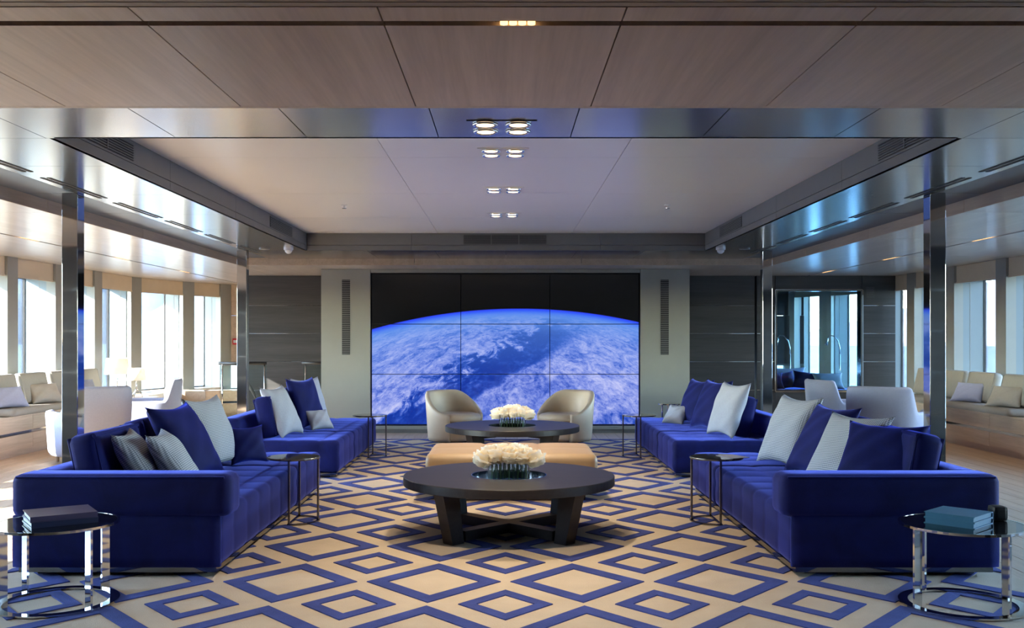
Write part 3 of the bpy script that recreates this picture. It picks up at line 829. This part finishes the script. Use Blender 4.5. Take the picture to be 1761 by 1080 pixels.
lv = [bm.verts.new(p) for p in ((0, 0, 0.03), (0.016, 0.004, 0.055), (0.034, 0, 0.085), (0.012, -0.006, 0.060))]
bm.faces.new(lv); leaf_me = setmat(finish('leaf', bm), 'stem_green')
def bouquet(T, word):
    x, y = T; zb = 0.012 + 0.388 - 0.036
    v = thing('flower_vase', 'cluster of clear glass tubes in the tray of the %s coffee table' % word, 'vase', (x, y, zb), 0, 'glass vases on the coffee tables')
    spots = []
    for row, (n, yy) in enumerate(((5, -0.055), (4, 0.0), (5, 0.055))):
        for k in range(n):
            px = (k-(n-1)/2)*0.056; spots.append((px, yy))
            bm = bmesh.new(); lathe_closed(bm, [(0.0005, 0.0), (0.0265, 0.0), (0.0265, 0.105), (0.0245, 0.105), (0.0245, 0.006), (0.0005, 0.006)], 16)
            ob('tube', bm, 'vase_glass', v, (px, yy, 0), smooth=False)
    rnd = random.Random(len(word))
    heads = spots
    for i, (px, yy) in enumerate(heads):
        f = thing('peony', 'cream white peony in the glass tubes on the %s coffee table' % word, 'flower', (x+px, y+yy, zb+0.008), rnd.uniform(0, 6), 'white peonies on the %s coffee table' % word)
        hx, hy = px*0.52+rnd.uniform(-0.008, 0.008), yy*0.42
        a = -f.rotation_euler.z
        lx, ly = hx*math.cos(a)-hy*math.sin(a), hx*math.sin(a)+hy*math.cos(a)
        hz = 0.128 + 0.052*(1-(px/0.13)**2)*(1-0.6*(yy/0.06)**2) + rnd.uniform(-0.012, 0.012)
        b_ = ob('blossom', blooms[i % 4], None, f, (lx, ly, hz), (rnd.uniform(-0.4, 0.4), rnd.uniform(-0.4, 0.4), rnd.uniform(0, 6)))
        k = rnd.uniform(0.92, 1.08); b_.scale = (k, k, 0.9*k)
        ob('stem', stem_me, None, f)
        ob('leaf', leaf_me, None, f, (0, 0, 0), (0, 0, rnd.uniform(0, 6)))
bouquet(T1, 'near'); bouquet(T2, 'far')

# ================================================================== OTTOMAN
t = thing('ottoman', 'square tan leather ottoman with tufted top between the coffee tables', 'ottoman', (0.045, 8.36, 0.012))
ob('upholstery', soft_box(-0.69, 0.69, -0.48, 0.48, 0.05, 0.375, 0.055, 0.036, 0.016, (0.46, 0.48, 0), (0, 0, 0), 0.012), 'leather_tan', t, smooth=True)
for sx_ in (-1, 1):
    for sy_ in (-1, 1):
        ob('foot', B(sx_*0.55-0.04, sx_*0.55+0.04, sy_*0.36-0.04, sy_*0.36+0.04, 0.0, 0.055), 'black_satin', t)

# ================================================================== CHAIRS
def tub_chair(label, x, y, rz):
    t = thing('tub_chair', label, 'armchair', (x, y, 0.012), rz, 'taupe leather tub chairs')
    top = lambda a: 0.36 + 0.275*(1-smooth(abs(a), R(35), R(128)))
    ob('shell', shell(0.335, 0.335, 2.0, R(132), top, 0.02, 0.06, 0.20, 48, 0.33), 'leather_taupe', t, smooth=True)
    bm = bmesh.new(); lathe_closed(bm, [(0.001, 0.02), (0.27, 0.02), (0.285, 0.06), (0.30, 0.24), (0.28, 0.25), (0.001, 0.25)], 40)
    ob('base', bm, 'leather_taupe', t, smooth=True)
    bm = bmesh.new(); lathe_closed(bm, [(0.001, 0.252), (0.27, 0.252), (0.305, 0.275), (0.312, 0.31), (0.295, 0.345), (0.22, 0.362), (0.001, 0.368)], 40)
    ob('seat_cushion', bm, 'leather_tan' if False else 'leather_taupe', t, (0, -0.03, 0), smooth=True)
    bm = bmesh.new(); cyl(bm, 0, 0, 0, 0.022, 0.24, 32); ob('swivel_base', bm, 'black_satin', t)
tub_chair('left taupe leather tub chair facing the far coffee table', -0.645, 12.55, R(40))
tub_chair('right taupe leather tub chair facing the far coffee table', 0.745, 12.55, R(-40))
def arm_chair(label, x, y, rz):
    t = thing('lounge_chair', label, 'armchair', (x, y, 0.0), rz, 'pale upholstered lounge chairs')
    top = lambda a: 0.55 + 0.26*(1-smooth(abs(a), R(44), R(66)))
    ob('shell', shell(0.37, 0.37, 3.0, R(140), top, 0.09, 0.065, 0.16, 60, 0.36), 'fabric_white', t, smooth=True)
    ob('seat_base', soft_box(-0.31, 0.31, -0.33, 0.31, 0.09, 0.29, 0.03, 0.05), 'fabric_white', t, smooth=True)
    ob('seat_cushion', soft_box(-0.30, 0.30, -0.35, 0.27, 0.29, 0.42, 0.05, 0.05, 0, None, (0, 0, 0), 0.015), 'fabric_white', t, smooth=True)
    ob('back_pad', soft_box(-0.24, 0.24, 0.20, 0.31, 0.40, 0.72, 0.05, 0.05), 'fabric_white', t, smooth=True)
    for a in (-1, 1):
        for c in (-1, 1):
            bm = bmesh.new(); cyl(bm, a*0.24, c*0.24, 0.0, 0.10, 0.018, 10, 0.024); ob('leg', bm, 'oak_light', t)
arm_chair('pale lounge chair seen from behind beside the near left column', -4.42, 10.55, R(222))
arm_chair('pale lounge chair turned to the left windows, behind the other', -4.44, 12.35, R(-74))
arm_chair('pale lounge chair seen from behind beside the near right column', 4.05, 10.55, R(143))
arm_chair('pale lounge chair turned to the right windows, behind the other', 4.10, 12.1, R(102))

# ================================================================== SIDE TABLES
def round_table(label, x, y, rz, h=0.392, r=0.292):
    t = thing('side_table', label, 'side table', (x, y, 0.0145), rz, 'round polished steel side tables')
    bm = bmesh.new(); lathe_closed(bm, [(r-0.012, h-0.012), (r, h-0.012), (r, h), (r-0.012, h)], 72); ob('rim', bm, 'chrome', t)
    bm = bmesh.new(); cyl(bm, 0, 0, h-0.010, h-0.001, r-0.0125, 72); ob('glass_top', bm, 'black_glass', t)
    bm = bmesh.new(); lathe_closed(bm, [(r-0.045, 0.0), (r, 0.0), (r, 0.008), (r-0.045, 0.008)], 72); ob('base_ring', bm, 'chrome', t)
    for k in range(4):
        ob('leg', B(r-0.045, r-0.001, -0.006, 0.006, 0.008, h-0.012), 'chrome', t, (0, 0, 0), (0, 0, R(90*k)))
    return t
round_table('polished steel side table with books at the near left sofa', -2.20, 4.87, R(-34))
round_table('polished steel side table with books at the near right sofa', 2.215, 4.83, R(19))
def book(label, x, y, z, w, d, h, rz, cover, group, pages='paper'):
    t = thing('book', label, 'book', (x, y, z), rz, group)
    ob('pages', B(-w/2+0.003, w/2-0.006, -d/2+0.006, d/2-0.006, 0.004, h-0.004), pages, t)
    bm = B(-w/2, w/2, -d/2, d/2, 0, 0.004); box(bm, -w/2, w/2, -d/2, d/2, h-0.004, h); box(bm, w/2-0.005, w/2, -d/2, d/2, 0.004, h-0.004)
    ob('cover', bm, cover, t)
zt = 0.0145+0.391
book('lower navy book of the pair on the left side table', -2.185, 4.88, zt, 0.25, 0.30, 0.026, R(-55), 'book_navy', 'books on the left side table')
book('upper purple grey book of the pair on the left side table', -2.185, 4.88, zt+0.0262, 0.25, 0.30, 0.027, R(-57), 'book_purple', 'books on the left side table')
book('lower teal book of the pair on the right side table', 2.20, 4.84, zt, 0.23, 0.24, 0.028, R(44), 'book_teal', 'books on the right side table', 'book_teal')
book('upper teal book of the pair on the right side table', 2.20, 4.84, zt+0.0282, 0.23, 0.24, 0.028, R(44), 'book_teal', 'books on the right side table', 'book_teal')
o = ob('stone_ornament', soft_box(-0.035, 0.035, -0.04, 0.04, 0, 0.072, 0.012, 0.02), 'louvre_black', None, (2.43, 4.92, zt)); tag(o, 'small dark block behind the teal books on the right side table', 'ornament')
def c_table(label, s, y, x=1.505):
    t = thing('sofa_table', label, 'side table', (s*x, y, 0.0145), 0 if s < 0 else math.pi, 'bronze tables that reach over the sofa seats')
    h, r = 0.452, 0.187
    bm = bmesh.new(); lathe_closed(bm, [(0.0005, h-0.012), (r-0.003, h-0.012), (r, h-0.009), (r, h-0.002), (r-0.002, h), (0.0005, h)], 48); ob('top', bm, 'bronze_steel', t)
    bm = bmesh.new(); cyl(bm, 0, 0, h, h+0.002, r-0.008, 48); ob('glass_inlay', bm, 'black_glass', t)
    bm = bmesh.new()
    for a0 in range(-88, 88, 8):
        q = []
        for (a, rr) in ((a0, r-0.02), (a0, r), (a0+8, r), (a0+8, r-0.02)): q.append((rr*math.cos(R(a)), rr*math.sin(R(a))))
        hexa(bm, [(p[0], p[1], 0) for p in q], [(p[0], p[1], 0.008) for p in q])
    box(bm, -0.006, 0.012, -r, r, 0, 0.008)
    ob('base', bm, 'bronze_steel', t)
    for (lx, ly, wx, wy) in ((0.006, -r+0.012, 0.007, 0.006), (0.006, r-0.012, 0.007, 0.006), (r-0.012, 0.0, 0.006, 0.014)):
        ob('leg', B(lx-wx, lx+wx, ly-wy, ly+wy, 0.008, h-0.012), 'bronze_steel', t)
    return t
c_table('thin bronze table reaching over the near left sofa seat', -1, 7.05)
c_table('thin bronze table reaching over the near right sofa seat', 1, 7.05, 1.49)
c_table('thin bronze table at the end of the far left sofa', -1, 10.92, 1.49)
c_table('thin bronze table at the end of the far right sofa', 1, 10.92, 1.46)
bm = bmesh.new(); box(bm, -0.07, 0.07, -0.10, 0.10, 0, 0.003)
o = ob('paper_sheet', bm, 'fabric_pale', None, (1.60, 7.03, 0.4695), (0, 0, R(25))); tag(o, 'pale printed card on the near right bronze table', 'card')
t = thing('glass_table', 'small glass topped table behind the far right sofa', 'side table', (2.02, 12.32, 0.0145))
bm = bmesh.new(); cyl(bm, 0, 0, 0.475, 0.487, 0.135, 32); ob('top', bm, 'chrome', t)
for k in range(3):
    a = R(90+120*k); bm = bmesh.new(); tube(bm, [(0.11*math.cos(a), 0.11*math.sin(a), 0), (0.11*math.cos(a), 0.11*math.sin(a), 0.475)], 0.008, 8); ob('leg', bm, 'chrome', t)
bm = bmesh.new(); lathe_closed(bm, [(0.11, 0), (0.13, 0), (0.13, 0.008), (0.11, 0.008)], 32); ob('base_ring', bm, 'chrome', t)

# ================================================================== WINDOW BENCHES
def bench(label, s, P):
    t = thing('window_bench', label, 'bench', (0, 0, 0), 0, 'oak window benches')
    P = [(s*a, b_) for a, b_ in P]
    for A, Bq in zip(P, P[1:]):
        fr = framed(A, Bq, s); L = fr[3]; n = max(1, round(L/1.3)); last = abs(A[1]-Bq[1]) < 1.0
        deep = 0.44 if not last else 0.30
        for k in range(n):
            a, c = L*k/n+0.002, L*(k+1)/n-0.002
            ob('panel', fbox(fr, a, c, 0.0, 0.03, 0.272, 0.425), 'oak_light', t)
            ob('panel', fbox(fr, a, c, 0.0, 0.03, 0.075, 0.238), 'oak_light', t)
            ob('top_board', fbox(fr, a, c, 0.0, deep, 0.427, 0.45), 'oak_light', t)
        ob('steel_strip', fbox(fr, 0, L, 0.006, 0.02, 0.240, 0.270), 'chrome', t)
        ob('plinth', fbox(fr, 0, L, 0.035, 0.08, 0.0, 0.073), 'oak_light', t)
    return t
bench('long oak window bench with steel strip under the left windows', -1, [(5.40, 5.2), (5.40, 16.3), (4.92, 16.3), (4.1, 16.7)])
bench('long oak window bench with steel strip under the right windows', 1, [(5.53, 5.2), (5.53, 15.1)])
def seat_pad(label, x0, x1, y0, y1):
    o = ob('seat_pad', soft_box(x0, x1, y0, y1, 0.451, 0.535, 0.03, 0.06), 'fabric_stone', smooth=True); tag(o, label, 'cushion', 'window seat pads')
seat_pad('long stone grey seat pad on the left window bench', -5.80, -5.32, 10.78, 14.30)
seat_pad('long stone grey seat pad on the right window bench', 5.45, 5.92, 10.80, 14.60)
def bench_back(label, s, y, x, mat='fabric_stone', w=0.68):
    t = thing('bench_cushion', label, 'cushion', (s*x, y, 0.536), 0, 'back cushions on the window benches')
    t.rotation_euler = (0, R(14)*s, 0)
    ob('pad', soft_box(-0.06, 0.06, -w/2, w/2, 0, 0.37, 0.045, 0.045), mat, t, smooth=True)
    bm = bmesh.new(); tube(bm, [(-s*0.05, -w/2+0.02, 0.02), (-s*0.05, w/2-0.02, 0.02), (-s*0.05, w/2-0.02, 0.35), (-s*0.05, -w/2+0.02, 0.35), (-s*0.05, -w/2+0.02, 0.02)], 0.006, 6)
    ob('piping', bm, mat, t)
for s, x, word, ys in ((-1, 5.62, 'left', (11.14, 11.90, 12.70, 13.45)), (1, 5.74, 'right', (11.22, 12.08, 12.86, 13.62))):
    for w2, yv in zip(('nearest', 'second nearest', 'third nearest', 'farthest'), ys):
        bench_back('%s stone grey back cushion on the %s window bench' % (w2, word), s, yv, x)
g2 = 'small pillows on the window benches'
pillow('lavender pillow on the left window bench', -5.46, 11.02, 0.46, 34, -26, 'fabric_lavender', 0.28, 0.13, 0, 0.536, g2)
pillow('sand coloured pillow on the left window bench', -5.44, 11.86, 0.46, 34, -26, 'fabric_sand', 0.28, 0.13, 0, 0.536, g2)
pillow('pale pillow farther along the left bench, behind the chair', -5.44, 12.95, 0.44, 34, -26, 'fabric_pale', 0.28, 0.13, 0, 0.536, g2)
pillow('lavender pillow on the right window bench', 5.56, 12.06, 0.46, 34, 206, 'fabric_lavender', 0.28, 0.13, 0, 0.536, g2)
pillow('sand coloured pillow on the right window bench', 5.56, 11.16, 0.46, 34, 206, 'fabric_sand', 0.28, 0.13, 0, 0.536, g2)
t = thing('storage_box', 'flat orange lidded box on the right window bench', 'box', (5.68, 10.35, 0.451))
ob('body', B(-0.15, 0.15, -0.22, 0.22, 0, 0.07), 'box_orange', t); ob('lid', B(-0.155, 0.155, -0.225, 0.225, 0.0702, 0.10), 'box_orange', t)
book('turquoise book lying at the far end of right window bench', 5.60, 14.25, 0.536, 0.16, 0.22, 0.05, 0, 'book_teal', 'books on the window bench')

# ---- lamps and the table that carries one
t = thing('lamp_table', 'low oak table under the small lamp by the left windows', 'table', (-5.14, 13.85, 0))
ob('top', B(-0.24, 0.24, -0.22, 0.22, 0.46, 0.49), 'oak_light', t); ob('body', B(-0.2, 0.2, -0.18, 0.18, 0.02, 0.4595), 'oak_light', t); ob('foot', B(-0.17, 0.17, -0.15, 0.15, 0, 0.02), 'black_satin', t)
def lamp(label, x, y, z, k):
    t = thing('table_lamp', label, 'lamp', (x, y, z), 0, 'table lamps by the left windows')
    bm = bmesh.new(); lathe_closed(bm, [(0.178*k, 0.325*k), (0.15*k, 0.56*k), (0.146*k, 0.56*k), (0.174*k, 0.325*k)], 40); ob('shade', bm, 'lamp_shade', t, smooth=True)
    bm = bmesh.new(); tube(bm, [(0, 0, 0.13*k), (0, 0, 0.22*k), (0, 0, 0.42*k)], [0.017*k, 0.012*k, 0.008*k], 12); ob('stem', bm, 'chrome', t, smooth=True)
    for q in range(3):
        a = R(-90+120*q); bm = bmesh.new()
        tube(bm, [(0, 0, 0.15*k), (0.05*k*math.cos(a), 0.05*k*math.sin(a), 0.10*k), (0.10*k*math.cos(a), 0.10*k*math.sin(a), 0.05*k), (0.115*k*math.cos(a), 0.115*k*math.sin(a), 0.0)], [0.016*k, 0.012*k, 0.011*k, 0.009*k], 10)
        ob('leg', bm, 'chrome', t, smooth=True)
    bm = bmesh.new(); bmesh.ops.create_icosphere(bm, subdivisions=2, radius=0.03*k); ob('bulb', bm, 'bulb_warm', t, (0, 0, 0.45*k))
lamp('larger tripod table lamp with white shade on the window sill', -5.76, 14.75, 0.456, 1.0)
lamp('smaller tripod table lamp on the low oak table', -5.14, 13.85, 0.49, 0.72)

# ---- stair railing in front of the dark wall
def railing(label, x0, x1, y, h=0.95, newel=True):
    t = thing('glass_railing', label, 'railing', (x0, y, 0), 0, 'glass stair railings')
    L = x1-x0
    ob('pane', B(0, L, -0.006, 0.006, 0.06, h-0.03), 'rail_glass', t)
    bm = bmesh.new(); tube(bm, [(-0.02, 0, h), (L, 0, h)], 0.022, 12); ob('handrail', bm, 'black_satin', t, smooth=True)
    ob('shoe', B(0, L, -0.02, 0.02, 0.0, 0.06), 'chrome', t)
    for px in (0.03, L-0.03):
        bm = bmesh.new(); tube(bm, [(px, 0, 0.06), (px, 0, h-0.02)], 0.011, 8); ob('post', bm, 'chrome', t, smooth=True)
railing('glass stair railing beside the far left column', -4.12, -3.45, 14.35)
railing('short glass stair railing against the grey partition', -2.95, -2.56, 14.5)
t = thing('stair_rail', 'sloping black handrail descending behind the glass railing', 'railing', (-3.98, 14.75, 0))
bm = bmesh.new(); tube(bm, [(0, 0, 0.92), (0.36, 0, 0.30)], 0.024, 12); ob('handrail', bm, 'black_satin', t, smooth=True)
bm = bmesh.new(); tube(bm, [(0.02, 0, 0.0), (0.02, 0, 0.90)], 0.012, 8); ob('post', bm, 'chrome', t, smooth=True)
t = thing('alarm_button', 'small red fire alarm button on the oak end wall', 'alarm', (-4.80, 17.69, 1.20))
ob('housing', B(-0.05, 0.05, -0.04, 0.0, 0, 0.11, 0.006), 'alarm_red', t); ob('plate', B(-0.03, 0.03, -0.044, -0.0405, 0.03, 0.08), 'white_plastic', t)

# ---- cabin behind the inner window
t = thing('daybed', 'blue upholstered daybed behind the inner window', 'daybed', (4.75, 16.05, 0))
ob('mattress', soft_box(-0.85, 0.85, -0.45, 0.45, 0.25, 0.50, 0.05, 0.07), 'velvet_blue', t, smooth=True); ob('base', B(-0.83, 0.83, -0.43, 0.43, 0.0, 0.25), 'panel_dark', t)
g3 = 'cushions on the daybed behind the inner window'
pillow('navy pillow at the left behind the inner window', 4.22, 15.85, 0.46, 30, -90, 'velvet_navy', 0.30, 0.15, 0, 0.50, g3)
pillow('navy pillow in the middle behind the inner window', 4.50, 15.95, 0.44, 30, -80, 'velvet_navy', 0.30, 0.15, 8, 0.50, g3)
pillow('blue pillow right of the navy ones behind the inner window', 4.76, 15.82, 0.44, 30, -100, 'velvet_blue', 0.32, 0.15, -8, 0.50, g3)
pillow('pale pillow at the right behind the inner window', 5.12, 15.72, 0.50, 30, -88, 'fabric_pale', 0.30, 0.15, 0, 0.50, g3)
pillow('pale blue pillow at the back behind the inner window', 4.62, 16.25, 0.60, 20, -92, 'fabric_lavender', 0.36, 0.16, 0, 0.50, g3)
def reading_lamp(label, x, y, z, s):
    t = thing('reading_lamp', label, 'lamp', (x, y, z), 0, 'gooseneck reading lamps')
    bm = bmesh.new(); tube(bm, [(0, 0, 0), (0.0, 0, 0.12), (-s*0.03, 0, 0.24), (-s*0.10, 0, 0.32), (-s*0.17, 0, 0.33), (-s*0.21, 0, 0.26)], 0.009, 8); ob('gooseneck', bm, 'chrome', t, smooth=True)
    bm = bmesh.new(); tube(bm, [(-s*0.20, 0, 0.28), (-s*0.225, 0, 0.17)], [0.014, 0.024], 12); ob('head', bm, 'chrome', t, smooth=True)
    bm = bmesh.new(); tube(bm, [(0, 0, -0.52), (0, 0, 0.02)], 0.012, 8); ob('pole', bm, 'chrome', t, smooth=True)
    bm = bmesh.new(); cyl(bm, 0, 0, -0.53, -0.515, 0.05, 20); ob('foot', bm, 'chrome', t)
reading_lamp('arched reading lamp at the left behind the inner window', 4.68, 16.40, 1.03, 1)
reading_lamp('arched reading lamp at the right behind the inner window', 5.50, 16.40, 1.03, 1)

# ================================================================== CEILING FITTINGS
def downlight(label, x, y, z, watt, plate='white_ceiling'):
    t = thing('downlight', label, 'ceiling light', (x, y, z), 0, 'four lamp downlights along the centre line')
    ob('plate', B(-0.17, 0.17, -0.15, 0.15, -0.004, 0.0), plate, t)
    for i in (-1, 1):
        for j in (-1, 1):
            bm = bmesh.new(); lathe_closed(bm, [(0.042, -0.005), (0.060, -0.005), (0.064, -0.009), (0.058, -0.014), (0.044, -0.010)], 28)
            l = ob('lamp', bm, 'chrome', t, (i*0.081, j*0.081, 0), smooth=True)
            bm = bmesh.new(); cyl(bm, 0, 0, -0.010, -0.0045, 0.042, 24); ob('bulb', bm, 'bulb_warm', l)
    ld = bpy.data.lights.new('downlight_beam', 'SPOT'); ld.energy = watt; ld.color = (1.0, 0.83, 0.62); ld.spot_size = R(105); ld.spot_blend = 0.8; ld.shadow_soft_size = 0.10
    lo = bpy.data.objects.new('beam', ld); C.objects.link(lo); lo.parent = t; lo.location = (0, 0, -0.03)
downlight('downlight with four lamps in the metal ceiling, nearest', -0.02, 4.93, ZM, SPOT_W, 'brushed_metal')
downlight('downlight with four lamps in the white ceiling, nearest', -0.018, 6.68, ZW, SPOT_W)
downlight('downlight with four lamps in the white ceiling, middle', -0.02, 8.35, ZW, SPOT_W)
downlight('downlight with four lamps in the white ceiling, farthest', -0.02, 10.02, ZW, SPOT_W)
t = thing('slot_light', 'row of four amber lamps in the dark ceiling slot', 'ceiling light', (0.036, 3.05, ZO-0.003))
for i in range(4):
    bm = bmesh.new(); cyl(bm, 0, 0, 0, 0.012, 0.012, 16); l = ob('lamp', bm, 'bulb_amber', t, ((i-1.5)*0.028, 0, 0))
ob('holder', B(-0.07, 0.07, -0.014, 0.014, 0.0125, 0.03), 'bronze_steel', t)
for s, word in ((-1, 'left'), (1, 'right')):
    for w2, yv in zip(('nearest', 'middle', 'farthest'), (9.7, 12.05, 14.4)):
        t = thing('linear_light', '%s small linear lamp in the groove of the %s wood ceiling' % (w2, word), 'ceiling light', (s*4.628, yv, ZO+0.008), 0, 'linear lamps in the ceiling grooves')
        for k in (-1, 1): ob('lamp', B(-0.012, 0.012, k*0.11-0.09, k*0.11+0.09, -0.003, 0.008), 'bulb_amber', t)
        ob('holder', B(-0.014, 0.014, -0.22, 0.22, 0.0085, 0.015), 'bronze_steel', t)
        ld = bpy.data.lights.new('groove_beam', 'SPOT'); ld.energy = 9; ld.color = (1.0, 0.76, 0.52); ld.spot_size = R(120); ld.spot_blend = 0.8; ld.shadow_soft_size = 0.06
        lo = bpy.data.objects.new('beam', ld); C.objects.link(lo); lo.parent = t; lo.location = (0, 0, -0.03)
def louvre(label, axis, a0, a1, c, z0, z1, n, face, mullions=0, w=0.012):
    """grille: axis 'Y' lies on a side face x=c, axis 'X' on a face y=c; face is the outward sign"""
    t = thing('air_vent', label, 'vent', ((c, (a0+a1)/2, z0) if axis == 'Y' else ((a0+a1)/2, c, z0)), 0, 'black louvred air vents')
    L = (a1-a0)/2; H = z1-z0
    def bb(u0, u1, d0, d1, q0, q1):
        if axis == 'Y': return B(face*d0, face*d1, u0, u1, q0, q1)
        return B(u0, u1, face*d0, face*d1, q0, q1)
    ob('backing', bb(-L, L, 0.001, 0.003, 0, H), 'joint_black', t)
    for i in range(n):
        q = H*(i+0.5)/n
        ob('slat', bb(-L, L, 0.003, 0.010, q-H/n*0.17, q+H/n*0.17), 'coffer_grey', t)
    for i in range(mullions):
        u = -L + 2*L*(i+1)/(mullions+1); ob('mullion', bb(u-0.006, u+0.006, 0.003, 0.012, 0, H), 'coffer_grey', t)
for s, word in ((-1, 'left'), (1, 'right')):
    louvre('near louvred vent in the %s side of the coffer' % word, 'Y', 5.45, 6.30, s*WC, ZM+0.075, ZW-0.02, 7, -s, 1)
    louvre('far louvred vent in the %s side of the coffer' % word, 'Y', 9.95, 10.98, s*WC, ZM+0.075, ZW-0.02, 7, -s)
louvre('long louvred vent in the back face of the coffer', 'X', -0.50, 0.48, Y2, ZM+0.075, ZW-0.02, 7, -1, 2)
louvre('tall narrow vent in the grey panel left of the video wall', 'X', -2.262, -2.150, 13.74, 1.084, 2.118, 40, -1)
louvre('tall narrow vent in the grey panel right of the video wall', 'X', 2.135, 2.247, 13.74, 1.084, 2.118, 40, -1)
louvre('small vent high on the dark wall right of the inner window', 'X', 5.50, 5.62, 15.2, 1.93, 2.10, 8, -1)
for s, word in ((-1, 'left'), (1, 'right')):
    for w2, (a, c) in zip(ORD, ((5.30, 6.25), (6.48, 7.42), (7.67, 8.62), (8.84, 9.76), (10.0, 10.95), (11.2, 12.1))):
        t = thing('slot_vent', 'double slot vent in the %s metal ceiling, %s from the front' % (word, w2), 'vent', (s*3.0, a, ZM), 0, 'slot vents along the metal ceiling')
        for k in (-1, 1): ob('slot', B(k*0.022-0.012, k*0.022+0.012, 0, c-a, -0.0025, 0.0), 'joint_black', t)
for s, word, x in ((-1, 'left', -2.50), (1, 'right', 2.47)):
    t = thing('ceiling_camera', 'white dome camera at the %s rear corner of the metal ceiling' % word, 'camera', (x, 11.45, ZM), 0, 'dome cameras')
    bm = bmesh.new(); lathe_closed(bm, [(0.001, 0.0), (0.055, 0.0), (0.055, -0.025), (0.001, -0.025)], 24); ob('collar', bm, 'white_plastic', t, smooth=False)
    bm = bmesh.new(); lathe_closed(bm, [(0.001, -0.026), (0.045, -0.026), (0.038, -0.05), (0.02, -0.066), (0.001, -0.07)], 24); ob('dome', bm, 'white_plastic', t, smooth=True)
    t = thing('ceiling_sensor', 'flat round sensor beside the %s dome camera' % word, 'sensor', (x*1.12, 11.55, ZM), 0, 'flat ceiling sensors')
    bm = bmesh.new(); cyl(bm, 0, 0, -0.012, 0, 0.06, 24, 0.065); ob('cover', bm, 'coffer_grey', t)
    t = thing('sprinkler', 'small sprinkler head in the %s part of the white ceiling' % word, 'sprinkler', (s*1.51, 9.3, ZW), 0, 'sprinkler heads')
    bm = bmesh.new(); cyl(bm, 0, 0, -0.006, 0, 0.03, 20); ob('rose', bm, 'white_plastic', t)
    bm = bmesh.new(); cyl(bm, 0, 0, -0.03, -0.006, 0.009, 12); cyl(bm, 0, 0, -0.034, -0.03, 0.022, 16); ob('nozzle', bm, 'chrome', t)
